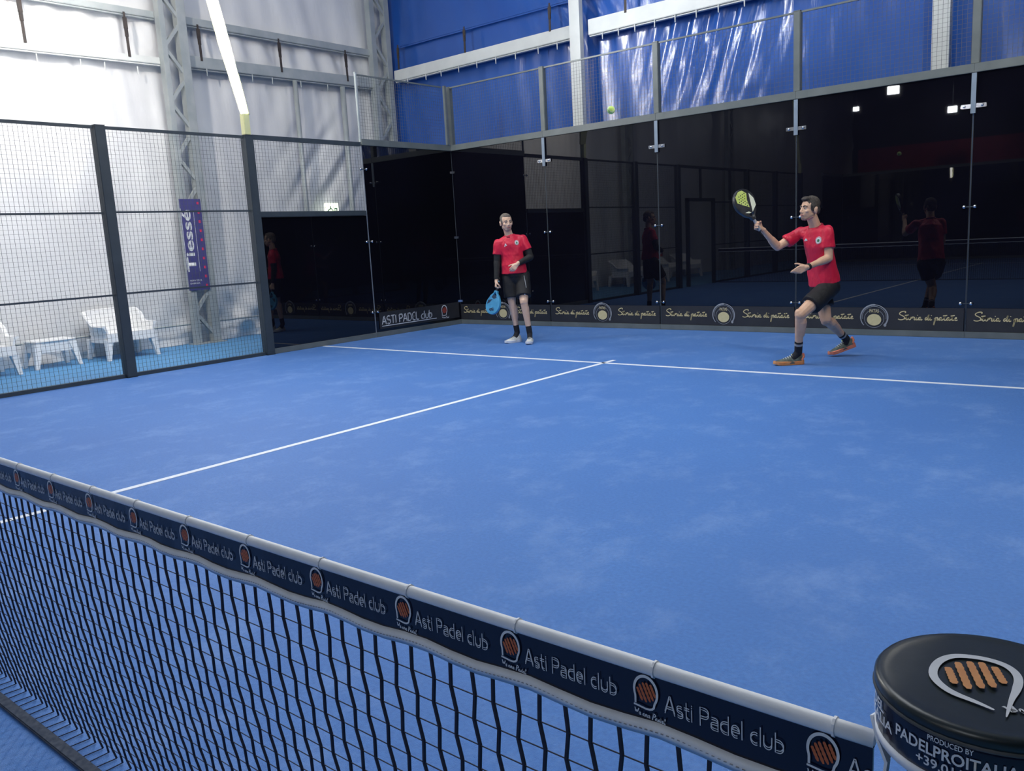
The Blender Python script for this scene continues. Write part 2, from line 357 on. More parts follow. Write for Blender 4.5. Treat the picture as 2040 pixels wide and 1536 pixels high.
def block_text(text, M, height, width, material, name, parent, bold=0.0, bend=None):
    """printed letters from Blender's own font, as flat mesh"""
    cu = bpy.data.curves.new(name, 'FONT'); cu.body = text; cu.size = 1.0; cu.offset = bold; cu.fill_mode = 'FRONT'; cu.resolution_u = 3
    o = bpy.data.objects.new('tmp', cu); COL.objects.link(o)
    dg = bpy.context.evaluated_depsgraph_get(); dg.update()
    me = bpy.data.meshes.new_from_object(o.evaluated_get(dg)); bpy.data.objects.remove(o)
    xs = [v.co.x for v in me.vertices]; ys = [v.co.y for v in me.vertices]
    x0, x1, y0, y1 = min(xs), max(xs), min(ys), max(ys)
    for v in me.vertices:
        p = V(((v.co.x - x0) / (x1 - x0) * width, (v.co.y - y0) / (y1 - y0) * height, 0))
        v.co = bend(p) if bend else M @ p
    me.name = name
    return link_mesh(name, me, material, parent)
def frame(o, x, y):
    """matrix with origin o, x axis and y axis"""
    x = V(x).normalized(); y = V(y).normalized(); z = x.cross(y).normalized(); y = z.cross(x); o = V(o)
    return Matrix(((x.x, y.x, z.x, o.x), (x.y, y.y, z.y, o.y), (x.z, y.z, z.z, o.z), (0, 0, 0, 1)))
def disc(mb, cx, cy, rx, ry, M, n=28):
    mb.add([M @ V((cx + rx * math.cos(2 * math.pi * i / n), cy + ry * math.sin(2 * math.pi * i / n), 0)) for i in range(n)], [tuple(range(n))])

# ------------------------------------------------------------------ the setting
XL, YB, XR, YF = -7.85, 11.38, 9.5, -20.0
fl = MB().box((-5.0, -10.0, -0.12), (5.0, 10.0, 0.0)).build('floor', 'turf'); prop(fl, kind='structure')
fo = MB()
fo.box((XL - .3, YF, -0.14), (-5.0, YB + .2, -0.004)); fo.box((5.0, YF, -0.14), (XR + .2, YB + .2, -0.004))
fo.box((-5.0, 10.0, -0.14), (5.0, YB + .2, -0.004)); fo.box((-5.0, YF, -0.14), (5.0, -10.0, -0.004))
fo = fo.build('floor', 'turf_out'); prop(fo, kind='structure')
def court_line(name, a, b):
    MB().box((a[0], a[1], 0.0), (b[0], b[1], 0.003)).build(name, 'line_white', fl)
court_line('service_line', (-4.96, 6.90), (4.96, 6.955))
court_line('centre_line', (-0.027, 0.0), (0.027, 7.15))
court_line('service_line', (-4.96, -6.955), (4.96, -6.90))
court_line('centre_line', (-0.027, -7.15), (0.027, -0.0))

def sheet(name, us, vs, pos, material):
    """hanging sheet over a grid; pos(u, v) -> point"""
    vv = [pos(u, v) for v in vs for u in us]; n = len(us)
    ff = [(k * n + i, k * n + i + 1, (k + 1) * n + i + 1, (k + 1) * n + i) for k in range(len(vs) - 1) for i in range(n - 1)]
    me = bpy.data.meshes.new(name); me.from_pydata(vv, [], ff); me.update()
    o = link_mesh(name, me, material, smooth=True); return o
def gauss(x, c, s): return math.exp(-((x - c) / s) ** 2)
def left_fold(y, z):
    d = .012 * math.sin(5.1 * y + 1.2 * math.sin(.9 * z)) + .008 * math.sin(13 * y + 2 * math.sin(1.7 * z + y))
    hang = gauss(z, 4.2, 1.0) if z < 4.4 else 0
    d += .005 * hang * math.sin(24 * y + 1.5 * z)
    g = gauss(y, 9.6, .9) * gauss(z, 2.8, .9)
    d += .045 * g * math.sin(11 * (y * .75 - z * .65)) + .02 * g * math.sin(23 * (y * .75 - z * .6))
    b = gauss(z, .3, .5) * gauss(y, 8.0, 1.6)
    d += .07 * b * math.sin(9 * (y * .8 - z * .7)) + .03 * b * math.sin(21 * (y * .5 + z * .8))
    if z > 4.65: d += .02 * math.sin(4 * (y + z)) + .035 * gauss(z, 4.9, .25) * math.sin(14 * (y * .9 + z * .5))
    if z < .25: d += .05 * math.sin(6.5 * y) * (1 - z / .25)
    return d
ys = list(np.arange(2.0, YB + .02, .045)); zs = list(np.arange(0, 7.6, .06))
wl = sheet('wall_left', ys, zs, lambda y, z: (XL + left_fold(y, z), y, z), 'tarp_white'); prop(wl, kind='structure')
ys2 = list(np.arange(YF, 2.01, .4)); ys2[-1] = 2.0
wl2 = sheet('wall_left', ys2, zs[::4] + [zs[-1]], lambda y, z: (XL + left_fold(y, z), y, z), 'tarp_white'); prop(wl2, kind='structure')
def back_fold(x, z):
    d = .010 * math.sin(4.3 * x + .8 * z) + .006 * math.sin(11 * x + 2 * z)
    k = gauss(x, -.85, .95) * gauss(z, 4.2, .7)
    d += .030 * k * math.sin(17 * (x - .33 * z) + 1.3 * math.sin(3 * z)) + .012 * k * math.sin(41 * (x - .36 * z) + .7)
    k2 = gauss(x, -3.3, .9) * gauss(z, 5.1, .5)
    d += .02 * k2 * math.sin(20 * (x + .7 * z))
    if 3.0 < z < 4.7: d += .008 * math.sin(17.5 * x) * gauss(z, 4.5, .4)
    return d
xs = list(np.arange(XL, 5.0, .04)); zz = list(np.arange(2.0, 7.6, .05))
wb = sheet('wall_back', xs, zz, lambda x, z: (x, YB - back_fold(x, z), z), 'tarp_blue'); prop(wb, kind='structure')
prop(MB().box((XL, YB, 0), (5.0, YB + .03, 2.05)).build('wall_back', 'tarp_blue'), kind='structure')
prop(MB().box((4.95, YB, 0), (XR, YB + .03, 7.6)).build('wall_back', 'tarp_blue'), kind='structure')
prop(MB().box((XR, YF, 0), (XR + .05, YB + .03, 7.6)).build('wall_right', 'dark_wall'), kind='structure')
prop(MB().box((XL - .1, YF - .05, 0), (XR, YF, 7.6)).build('wall_front', 'dark_wall'), kind='structure')
ce = MB()   # shallow pitched roof, well above the frame
ce.add([(XL - .1, YF, 7.5), (.8, YF, 9.6), (XR + .1, YF, 7.5), (XL - .1, YB + .1, 7.5), (.8, YB + .1, 9.6), (XR + .1, YB + .1, 7.5)], [(0, 1, 4, 3), (1, 2, 5, 4), (3, 4, 5), (0, 2, 1)])
prop(ce.build('ceiling', 'roof'), kind='structure')

# ------------------------------------------------------------------ hall steelwork
def beam(name, p, q, wd, ht, material, label, ties=None, tie_mat='steel_white', up=(0, 0, 1)):
    t = thing(name, p, label, 'beam')
    MB().bar(p, q, wd, ht, up).build('box_section', material, t, bevel=.008)
    MB().bar(V(p) - V((0, 0, ht / 2 + .012)), V(q) - V((0, 0, ht / 2 + .012)), wd * .5, .02, up).build('flange', material, t)
    if ties:
        for c in ties:
            c = V(c); MB().cap(c, c - V((0, 0, .10)), .011, .008, 8).build('tie', tie_mat, t, smooth=True)
    return t
beam('steel_beam', (-7.70, 2.2, 4.36), (-7.70, 6.38, 4.44), .10, .10, 'steel_white', 'slim pale beam on the white tarpaulin, left of the lattice column', [(-7.66, y, 4.31) for y in (4.55, 5.15, 5.5, 6.0)])  # white steel paints in the lamp light on this stretch of beam
beam('steel_beam', (-7.70, 6.80, 4.49), (-7.70, 10.75, 4.55), .12, .18, 'steel_galv', 'grey box beam along the white tarpaulin, right of the lattice column', [(-7.62, y, 4.40) for y in (7.15, 7.6, 8.0, 8.4, 9.0, 9.6)], 'steel_galv')
beam('steel_beam', (-7.72, 2.2, 5.09), (-7.72, 6.38, 5.12), .10, .10, 'steel_galv', 'upper grey beam with black straps, left of the lattice column')
beam('steel_beam', (-7.72, 6.80, 5.12), (-7.72, 10.75, 5.12), .10, .12, 'steel_galv', 'upper grey beam with black straps, right of the lattice column')
bb = beam('steel_beam', (-7.45, 11.2, 4.69), (-3.20, 11.2, 4.72), .14, .20, 'steel_white', 'pale box beam across the blue tarpaulin, left of the white column', [(x, 11.15, 4.60) for x in (-7.1, -6.6, -6.2, -5.75, -5.3, -4.85, -4.4, -3.9, -3.5)])
beam('steel_beam', (-2.86, 11.2, 4.72), (2.25, 11.2, 4.72), .14, .24, 'steel_white', 'brightly lit white box beam across the blue tarpaulin, right of the white column', [(x, 11.15, 4.60) for x in (-2.6, -2.3, -2.0, -1.65, -1.3, -.95, -.6, -.2)])
beam('steel_beam', (2.55, 11.2, 4.72), (5.5, 11.2, 4.72), .14, .24, 'steel_white', 'white box beam on the blue tarpaulin beyond the far right column')
beam('steel_beam', (-7.45, 11.31, 5.27), (5.5, 11.31, 5.27), .03, .035, 'tarp_blue', 'thin blue covered rail above the pale box beam on the blue tarpaulin')

def lattice(p0, ya, wa, yb, wb_, dx, H, label):
    t = thing('lattice_column', p0, label, 'column')
    x0 = p0[0]
    MB().box((x0 - dx, ya - wa / 2, 0), (x0 + dx, ya + wa / 2, H)).build('chord', 'steel_galv', t, bevel=.006)
    MB().box((x0 - dx, yb - wb_ / 2, 0), (x0 + dx, yb + wb_ / 2, H)).build('chord', 'steel_galv', t, bevel=.006)
    m = MB(); z = .1; k = 0; st = (yb - ya) * 1.25
    while z + st < H:
        a, b = (ya, yb) if k % 2 else (yb, ya)
        m.bar((x0 + .03, a, z), (x0 + .03, b, z + st), .05, .05, (1, 0, 0)); z += st; k += 1
    m.build('lacing', 'steel_galv', t)
    MB().box((x0 - dx - .06, ya - wa / 2 - .05, -.004), (x0 + dx + .06, yb + wb_ / 2 + .05, .014)).build('base_plate', 'steel_galv', t)
    return t
lattice((-7.60, 6.58, 0), 6.42, .09, 6.75, .15, .07, 7.6, 'grey steel lattice column carrying the navy vertical banner')
lattice((-7.66, 11.0, 0), 10.80, .12, 11.18, .13, .07, 7.6, 'grey steel lattice column in the corner between white and blue tarpaulins')
lattice((-7.60, 0.0, 0), -0.16, .09, 0.17, .15, .07, 7.6, 'grey lattice column beyond the left edge, beside the side gate')
lattice((-7.60, -6.5, 0), -6.66, .09, -6.33, .15, .07, 7.6, 'grey lattice column along the white tarpaulin of the near half')
def ibeam(x, label, H=7.6):
    t = thing('steel_column', (x, 11.1, 0), label, 'column')
    MB().box((x - .115, 11.0, 0), (x + .085, 11.03, H)).build('front_flange', 'steel_white', t)
    MB().box((x + .045, 11.03, 0), (x + .085, 11.10, H)).build('side_lip', 'steel_white', t)
    MB().box((x - .115, 11.03, 0), (x - .075, 11.10, H)).build('side_lip', 'steel_white', t)
ibeam(-3.02, 'white steel column in front of the blue tarpaulin, left of the bright beam')
ibeam(2.42, 'white steel column in front of the blue tarpaulin near the right edge')
def slim_post(x, y, wd, z0, z1, label):
    t = thing('wall_post', (x, y, 0), label, 'post')
    MB().tube((x, y, z0), (x, y, z1), wd / 2, n=14).build('shaft', 'steel_galv', t, smooth=True)
    MB().box((x - .07, y - .07, -.004), (x + .07, y + .07, .012)).build('foot_plate', 'steel_galv', t)
slim_post(-7.66, 8.90, .085, 0, 4.41, 'slim grey post in front of the white tarpaulin, nearer the lamp post')
slim_post(-7.66, 9.98, .10, 0, 4.41, 'slim grey post in front of the white tarpaulin, near the exit sign')

def strap(p, q, label):
    t = thing('ratchet_strap', q, label, 'strap', 'tensioning straps between the beams')
    p = V(p); q = V(q); m = p.lerp(q, .38); o = V((.02, 0, 0)) if abs(p.x + 7.7) < .3 else V((0, -.02, 0))
    u = (1, 0, 0) if o.x else (0, 1, 0)
    a = p.lerp(q, .12); e = m.lerp(q, .3)
    MB().bar(p, a, .03, .008, u).bar(a, m, .062, .012, u).bar(m, q, .040, .010, u).build('webbing', 'strap_black', t)
    MB().bar(m.lerp(a, .2), e, .052, .030, u).build('buckle', 'strap_black', t, bevel=.008)
for (y, lb) in ((4.41, 'black tensioning strap nearest the left edge, between the white wall beams'), (5.88, 'black tensioning strap just left of the bannered lattice column'),
                (7.08, 'black tensioning strap between bannered lattice column and lamp post'), (8.62, 'black tensioning strap right of the lamp, above the mesh corner'), (10.10, 'black tensioning strap beside the corner lattice column, white side')):
    strap((-7.64, y, 5.08), (-7.64, y + .01, 4.52 if y > 6.6 else 4.44), lb)
for (x, lb) in ((-7.30, 'black tensioning strap on blue tarpaulin next to corner column'), (-5.55, 'black tensioning strap on blue tarpaulin midway to the white column'),
                (-3.62, 'black tensioning strap on blue tarpaulin just left of the white column'), (-2.15, 'black tensioning strap on blue tarpaulin right of the white column')):
    strap((x, 11.14, 5.25), (x, 11.13, 4.80), lb)
# base rail and loose cable behind the side walk
tb = thing('base_rail', (-7.72, 2.3, .33), 'thin grey rail low along the white tarpaulin behind the plastic chairs', 'rail')
MB().tube((-7.72, 2.3, .33), (-7.72, 10.7, .33), .016, n=10).build('tube', 'steel_galv', tb, smooth=True)
for y in (3.0, 5.5, 8.0, 10.4): MB().box((-7.80, y - .02, .0), (-7.70, y + .02, .36)).build('bracket', 'steel_galv', tb)

# exit sign on the white wall
ex = thing('exit_sign', (-7.70, 9.48, 2.10), 'small lit emergency exit sign on the white wall above the low black glass', 'sign')
MB().box((-7.70, 9.33, 2.10), (-7.66, 9.64, 2.27)).build('light_box', 'exit_glow', ex, bevel=.006)
pm = MB(); Me = frame((-7.655, 9.33, 2.10), (0, 1, 0), (0, 0, 1))
ribbon(pm, [(.04, .02), (.09, .06), (.13, .07), (.17, .03)], .018, Me); ribbon(pm, [(.10, .09), (.12, .065)], .02, Me); disc(pm, .115, .105, .012, .012, Me)
ribbon(pm, [(.21, .02), (.21, .07)], .018, Me); ribbon(pm, [(.26, .02), (.26, .07)], .018, Me); ribbon(pm, [(.20, .07), (.27, .07)], .018, Me)
pm.build('pictogram', 'exit_green', ex)
MB().bar((-7.78, 9.48, 2.2), (-7.70, 9.48, 2.2), .05, .05).build('bracket', 'steel_galv', ex)

# navy banner tied on the lattice column
bn = thing('column_banner', (-7.50, 6.52, .88), 'tall navy banner with white vertical lettering and red marks on lattice column', 'banner')
MB().box((-7.525, 6.335, .88), (-7.51, 6.70, 2.33)).build('sheet', 'banner_navy', bn)
Mb = frame((-7.507, 6.50, 1.18), (0, 0, 1), (0, -1, 0))
block_text('Tiessé', Mb, .155, .98, 'print_white', 'lettering', bn, bold=.02)
lm = MB(); ribbon(lm, [(.03, .165), (1.0, .165)], .008, Mb); ribbon(lm, [(.0, -.055), (.95, -.055)], .006, Mb); lm.build('rule', 'print_white', bn)
Mb2 = frame((-7.507, 6.36, .98), (0, 1, 0), (0, 0, 1))
block_text('SERVIZI &', Mb2 @ Matrix.Translation((0, .045, 0)), .025, .21, 'print_white', 'lettering', bn, bold=.01)
block_text('ENERGIA', Mb2, .025, .17, 'print_white', 'lettering', bn, bold=.01)
for k in range(10):
    z = .93 + k * .146
    MB().box((-7.511, 6.630, z), (-7.506, 6.668, z + .042)).build('red_mark', 'print_red', bn)

# ------------------------------------------------------------------ court enclosure
def post(x, y, z0, z1, wd, material, label, name='fence_post'):
    t = thing(name, (x, y, z0), label, 'post')
    MB().box((x - wd / 2, y - wd / 2, z0), (x + wd / 2, y + wd / 2, z1)).build('shaft', material, t, bevel=.006)
    MB().box((x - wd / 2 + .001, y - wd / 2 + .001, z1), (x + wd / 2 - .001, y + wd / 2 - .001, z1 + .010)).build('end_cap', material, t)
    if z0 < .1: MB().box((x - wd * .5, y - wd * .5, 0.0), (x + wd * .5, y + wd * .5, .012)).build('base_plate', material, t)
    return t
def mesh_panel(axis, c, a, b, z0, z1, label, rails=(), group=None, step=.05, r=.0030, bottom=True, frame_mat='frame_dark', toprail=.035):
    """welded wire panel in plane axis=c from a to b"""
    def P(s, z): return (c, s, z) if axis == 'x' else (s, c, z)
    t = thing('wire_fence', P((a + b) / 2, z0), label, 'fence', group)
    m = MB(); n = int(round((b - a) / step)); nz = int(round((z1 - z0) / step)); nr = (1, 0, 0) if axis == 'x' else (0, 1, 0)
    for i in range(n + 1):
        s = a + (b - a) * i / n; m.bar(P(s, z0), P(s, z1), r, r, nr, caps=False)
    for k in range(nz + 1):
        z = z0 + (z1 - z0) * k / nz; m.bar(P(a, z), P(b, z), r * .7, r * .7, nr, caps=False)
    m.build('wire_mesh', 'wire', t)
    MB().bar(P(a, z1), P(b, z1), toprail, toprail).build('top_rail', frame_mat, t)
    if bottom: MB().bar(P(a, z0 + .02), P(b, z0 + .02), .04, .05).build('bottom_rail', frame_mat, t)
    for z in rails: MB().bar(P(a, z), P(b, z), .022, .022).build('mid_rail', frame_mat, t)
    return t
XS = -5.0
# side fence, far half
post(XS, 6.0, 0, 2.98, .125, 'frame_dark', 'dark fence post under the yellow lamp post, at the edge of the low black glass')
post(XS, 4.0, 0, 2.98, .125, 'frame_dark', 'dark fence post in front of the white plastic armchair, left of the banner')
post(XS, 2.0, 0, 2.98, .125, 'frame_dark', 'dark side fence post beyond the left edge of the photo')
mesh_panel('x', XS, 4.07, 5.93, 0, 2.965, 'floor to top wire mesh panel between the two dark posts, banner behind', (1.02, 1.99))
mesh_panel('x', XS, 2.07, 3.93, 0, 2.965, 'wire mesh panel at the left edge with plastic stool behind', (1.01, 1.98))
mesh_panel('x', XS, 6.07, 7.97, 1.98, 2.97, 'wire mesh panel above the low black glass with white tarpaulin behind', bottom=False, toprail=.06)
MBt = thing('glass_top_rail', (XS, 7, 1.92), 'thick dark rail on top of the low black glass pane', 'rail')
MB().box((XS - .04, 6.066, 1.902), (XS + .03, 7.98, 1.976)).build('bar', 'frame_dark', MBt, bevel=.006)
# glass panes -----------------------------------------------------------
def glass_clamp(P, s, z, wide, label):
    """fixing across the joint of two panes; P(s,z,d) gives a point"""
    t = thing('glass_clamp', P(s, z, .01), label, 'clamp')
    if wide:
        MB().bar(P(s - .13, z, .018), P(s + .13, z, .018), .012, .045).build('plate', 'chrome', t, bevel=.004)
        for k in (-.09, .09): MB().tube(P(s + k, z, .018), P(s + k, z, .040), .018, .013, 12).build('bolt', 'chrome', t, smooth=True)
        MB().bar(P(s, z - .08, .030), P(s, 2.95, .030), .05, .012, (0, 1, 0) if abs(P(0, 0, 1)[1] - P(0, 0, 0)[1]) > .5 else (1, 0, 0)).build('hanger', 'hanger', t)  # added bar imitates the lit upper stretch of the glass joint
    else:
        for k in (-.055, .055):
            MB().tube(P(s + k, z, .010), P(s + k, z, .032), .022, .016, 12).build('bolt', 'chrome', t, smooth=True)
        MB().bar(P(s - .055, z, .012), P(s + .055, z, .012), .006, .012).build('bridge', 'frame_dark', t)
def pane(axis, c, a, b, z1, label, joint_at_b=True, sgn=-1, wide=True, zc=(.4, 1.5, 2.6), rail=True, top=True, group=None, cl=True):
    def P(s, z, d=0): return (c - sgn * 0 + (-sgn) * d * -1 * -1, s, z) if axis == 'x' else (s, c + sgn * d, z)
    if axis == 'x': P = lambda s, z, d=0: (c + (-sgn) * d, s, z)
    t = thing('glass_screen', P((a + b) / 2, 0), label, 'glass wall', group)
    q0 = P(a + .004, .07, -.006); q1 = P(b - .004, z1, .006)
    lo = tuple(min(q0[i], q1[i]) for i in range(3)); hi = tuple(max(q0[i], q1[i]) for i in range(3))
    MB().box(lo, hi).build('pane', 'glass_black', t)
    for s in (a + .005, b - .005):
        q0 = P(s - .003, .07, -.006); q1 = P(s + .003, z1, .008)
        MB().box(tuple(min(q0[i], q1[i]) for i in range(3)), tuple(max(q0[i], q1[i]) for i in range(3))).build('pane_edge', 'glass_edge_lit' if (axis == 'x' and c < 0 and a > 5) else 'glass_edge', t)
    if rail:
        q0 = P(a, 0, -.03); q1 = P(b, .075, .03)
        MB().box(tuple(min(q0[i], q1[i]) for i in range(3)), tuple(max(q0[i], q1[i]) for i in range(3))).build('bottom_rail', 'frame_grey', t, bevel=.004)
    if top:
        q0 = P(a, 2.955, -.05); q1 = P(b, 3.05, .035)
        MB().box(tuple(min(q0[i], q1[i]) for i in range(3)), tuple(max(q0[i], q1[i]) for i in range(3))).build('top_rail', 'frame_grey', t, bevel=.004)
    if cl:
        for z in zc:
            hw = 'lowest' if z < 1 else ('middle' if z < 2 else 'top')
            glass_clamp(P, b if joint_at_b else a, z, wide and z > 2, '%s chrome clamp on the %s' % (hw, cl))
    return t
names = ['black glass panel of the back wall behind the player in black sleeves', 'black glass panel of the back wall second from the corner',
         'black glass panel of the back wall below the flying ball end, third from the corner', 'black glass panel of the back wall behind the player with raised racket',
         'black glass panel of the back wall at the right edge']
names[2] = 'black glass panel of the back wall behind the raised lime racket'
names[3] = 'black glass panel of the back wall behind the striking player'
for i in range(5):
    a = -5 + 2 * i
    pane('y', 10.0, a + (.006 if i == 0 else 0), a + 2, 2.955, names[i], joint_at_b=True, sgn=-1, cl=(['back glass joint right of the standing player', 'back glass joint left of the raised racket', 'back glass joint behind the striking player', 'back glass joint near the right edge', None][i]))
pane('x', XS, 8.0, 10.0, 2.955, 'tall black glass panel of the side wall beside the corner', sgn=-1, wide=False, joint_at_b=False, cl='side glass joint between low and tall pane')
pane('x', XS, 6.068, 7.998, 1.90, 'low black glass panel of the side wall under wire mesh', sgn=-1, wide=False, top=False, cl=False)
# corner joint fittings belong to the tall side pane's neighbour
cc = thing('corner_bracket', (XS + .03, 9.97, .4), 'chrome corner fittings where the two black glass walls meet', 'bracket')
for z in (.4, 1.5, 2.6): MB().bar((XS + .012, 9.93, z), (XS + .012, 9.985, z), .012, .04).bar((XS + .012, 9.985, z), (XS + .07, 9.985, z), .012, .04).build('angle', 'chrome', cc, bevel=.003)
# mesh above the back wall
post(XS + .01, 10.04, 3.05, 4.0, .075, 'frame_grey', 'short grey post on the corner of the glass walls', 'mesh_post')
post(XS + .03, 9.90, 3.05, 4.0, .05, 'frame_grey', 'slim post paired with the corner post on the side wall', 'mesh_post')
lab = {-3: 'short grey mesh post on the back wall, second from corner', -1: 'short grey mesh post on the back wall right of the flying ball', 1: 'short grey mesh post on the back wall above the striking player', 3: 'short grey mesh post on the back wall near the right edge'}
for x in (-3, -1, 1, 3): post(x, 10.03, 3.05, 4.0, .085, 'frame_grey', lab[x], 'mesh_post')
lab2 = ['wire mesh strip above the back glass beside the corner', 'wire mesh strip above the back glass behind the ball', 'wire mesh strip above the back glass, glossy blue folds behind', 'wire mesh strip above the back glass, over the striking player', 'wire mesh strip above the back glass at the right edge']
for i in range(5):
    a = -5 + 2 * i; mesh_panel('y', 10.02, a + .05, a + 1.95, 3.05, 3.99, lab2[i], bottom=False, frame_mat='frame_grey', toprail=.022)
post(XS, 8.0, 3.0, 4.02, .035, 'steel_galv', 'slim pale post rising above the side glass in front of the corner column', 'mesh_post')
mesh_panel('x', XS, 8.02, 9.85, 3.05, 3.99, 'wire mesh strip above the tall side glass next to the corner', bottom=False, frame_mat='frame_grey', toprail=.022)

# near half and right side of the cage (seen in the reflections)
for y, h in ((-2.0, 2.98), (-4.0, 2.98), (-6.0, 2.98)):
    post(XS, y, 0, h, .125, 'frame_dark', 'dark side fence post of the near half, reflected in the glass')['group'] = 'near half fence posts'
for a in (-3.93, -5.93):
    mesh_panel('x', XS, a, a + 1.86, 0, 2.965, 'wire mesh panel of the near half, left side', (1.0, 2.0), group='near half mesh panels', step=.10)
gt = thing('side_gate', (XS, .8, 0), 'open dark gate frame in the left side fence near the net', 'gate')
for y in (1.52, .10): MB().box((XS - .04, y - .04, 0), (XS + .04, y + .04, 2.2)).build('jamb', 'frame_dark', gt)
MB().box((XS - .04, .06, 2.12), (XS + .04, 1.56, 2.2)).build('lintel', 'frame_dark', gt)
MB().bar((XS, -1.93, 2.96), (XS, 1.93, 2.96), .06, .06).build('top_rail', 'frame_dark', gt)
MB().bar((XS, -.9, 2.16), (XS, -.9, 2.96), .05, .05).bar((XS, .8, 2.16), (XS, .8, 2.96), .05, .05).build('upright', 'frame_dark', gt)
mesh_panel('x', XS, -1.93, .03, 0, 2.1, 'wire mesh panel of the near half beside the gate', (1.0,), step=.10)
for a in (-10.0, -8.0):
    pane('x', XS, a + (.04 if a < -9 else 0), a + 2 - (.07 if a > -9 else 0), 2.955 if a < -9 else 1.9, 'black glass panel of the near half, left side', sgn=-1, top=a < -9, cl=False, group='near half glass panels')
for i in range(5):
    pane('y', -10.0, -5 + 2 * i, -3 + 2 * i, 2.955, 'black glass panel of the back wall behind the photographer', sgn=1, cl=False, group='near end glass panels')
for a in (6.0, 8.0):
    pane('x', 5.0, a + (.07 if a < 7 else 0), a + 2 - (.04 if a > 7 else 0), 2.955 if a > 7 else 1.9, 'black glass panel of the right side wall', sgn=1, top=a > 7, cl=False, group='right side glass panels')
for y in (2.0, 4.0, 6.0): post(5.0, y, 0, 2.98, .125, 'frame_dark', 'dark side fence post on the right side of the court')['group'] = 'right side fence posts'
for a in (2.07, 4.07): mesh_panel('x', 5.0, a, a + 1.86, 0, 2.965, 'wire mesh panel on the right side of the court', (1.0, 2.0), group='right side mesh panels', step=.10)

# ------------------------------------------------------------------ lamp posts
def lamp_post(x, y, sy, label, lit=True, group=None):
    """square arm on top of a fence post, leaning to the net, with a lit tube on its court side"""
    sx = 1 if x < 0 else -1
    t = thing('lamp_post', (x, y, 2.99), label, 'lamp', group)
    MB().box((x - .045, y - .045, 2.992), (x + .045, y + .045, 3.27)).build('sleeve', 'pole_yellow', t, bevel=.006)
    def at(z): k = (z - 3.27); return V((x + sx * .02 * k, y - sy * .225 * k, z))
    a, b = at(3.27), at(6.2)
    back = V((-sx * .06, sy * .035, 0))
    MB().rings([[p + V((dx * w_, dy * w_, 0)) for dx, dy in ((-1, -1), (1, -1), (1, 1), (-1, 1))] for p, w_ in ((a + back * .3, .035), (a.lerp(b, .3) + back * 1.3, .055), (b + back * 1.3, .05))]).build('arm', 'pole_yellow', t)
    if lit: MB().tube(a + V((0, 0, 0)), b, .040, .068, 16).build('led_tube', 'led', t, smooth=True)
    if lit:
        vx, vy = (sx * .57, sy * .82); c0, c1_ = at(3.262) + V((vx, vy, 0)) * .060, at(3.76) + V((vx, vy, 0)) * .066
        MB().rings([[p + V((-vy, vx, 0)) * a_ * w_ + V((vx, vy, 0)) * b_ * .005 for a_, b_ in ((-1, -1), (1, -1), (1, 1), (-1, 1))] for p, w_ in ((c0, .055), (c1_, .075))]).build('shield_gusset', 'pole_yellow', t)  # yellow plate placed to screen the tube's foot from the glass reflection
    if not lit: MB().box(b + V((-.12, -.12, .0)), b + V((.12, .12, .10))).build('lamp_head', 'frame_dark', t, bevel=.01)
    return t
lamp_post(-5, 6, 1, 'yellow lamp post with a bright leaning light tube above the dark fence post')
lamp_post(-5, -6, -1, 'yellow lamp post of the near half, seen in the glass reflection', False)
lamp_post(5, 6, 1, 'yellow lamp post on the right side of the court')
lamp_post(5, -6, -1, 'yellow lamp post on the right side of the near half', False)
def flood(p, tgt, label, s=.11):
    t = thing('floodlight', p, label, 'lamp'); p = V(p); d = (V(tgt) - p).normalized(); M = frame(p, d.cross(V((0, 0, 1))), V((0, 0, 1)))
    r = M.col[0].to_3d(); u = M.col[1].to_3d(); n = M.col[2].to_3d()
    if n.dot(d) < 0: n = -n
    MB().bar(p - n * .07, p - n * .004, s * 2.3, s * 1.7, u).build('housing', 'frame_dark', t)
    MB().bar(p - n * .004, p + n * .004, s * 2, s * 1.4, u).build('lens', 'flood_glow', t)
    MB().tube(p - n * .05, p - n * .05 + V((0, 0, 7.9 - p.z)), .012, n=8).build('hanger', 'frame_dark', t)
flood((-4.1, -12.6, 6.0), (0, 10, 1), 'floodlight over the next court, brightest spot in the glass reflection', .19)
flood((-3.2, -17.5, 5.6), (0, 10, 1), 'floodlight over the next court, right spot in the glass reflection', .16)
flood((-6.0, -14.5, 5.75), (0, 10, 1), 'floodlight over the next court, small spot in the glass reflection', .10)
rb = thing('wall_banner', (-4.4, -19.95, 3.5), 'long red banner on the far end wall, dim in the glass reflection', 'banner')
MB().box((-7.6, -19.98, 3.5), (-.5, -19.95, 4.6)).build('sheet', 'banner_red', rb)
spot('unseen_spot', (-3.0, -16.5, 6.5), (-4, -19.9, 4), 260, 90, .1)  # unseen spot without fixture, aimed at the red banner

# ------------------------------------------------------------------ printed banners on the glass
def potato_logo(t, M, k=1.0):
    m = MB(); ribbon(m, arc(0, 0, .175 * k, .165 * k, -40, 222, 30), .020 * k, M, taper=lambda s: .4 + 1.2 * abs(s - .5) if s < .5 else .5 + 1.2 * (1 - s))
    ribbon(m, arc(0, 0, .155 * k, .145 * k, -10, 190, 24), .006 * k, M)
    disc(m, .14 * k, -.105 * k, .018 * k, .022 * k, M); m.build('ring', 'print_grey', t)
    m = MB(); disc(m, 0, -.035 * k, .092 * k, .078 * k, M @ Matrix.Translation((0, 0, .001))); m.build('potato', 'cream', t)
    m = MB(); ribbon(m, arc(0, -.02 * k, .125 * k, .12 * k, 0, 360, 30)[:-1], .005 * k, M, closed=True); m.build('rim', 'print_grey', t)
    block_text('PATAS', M @ Matrix.Translation((-.06 * k, .062 * k, .001)), .045 * k, .12 * k, 'gold', 'lettering', t, bold=.01)
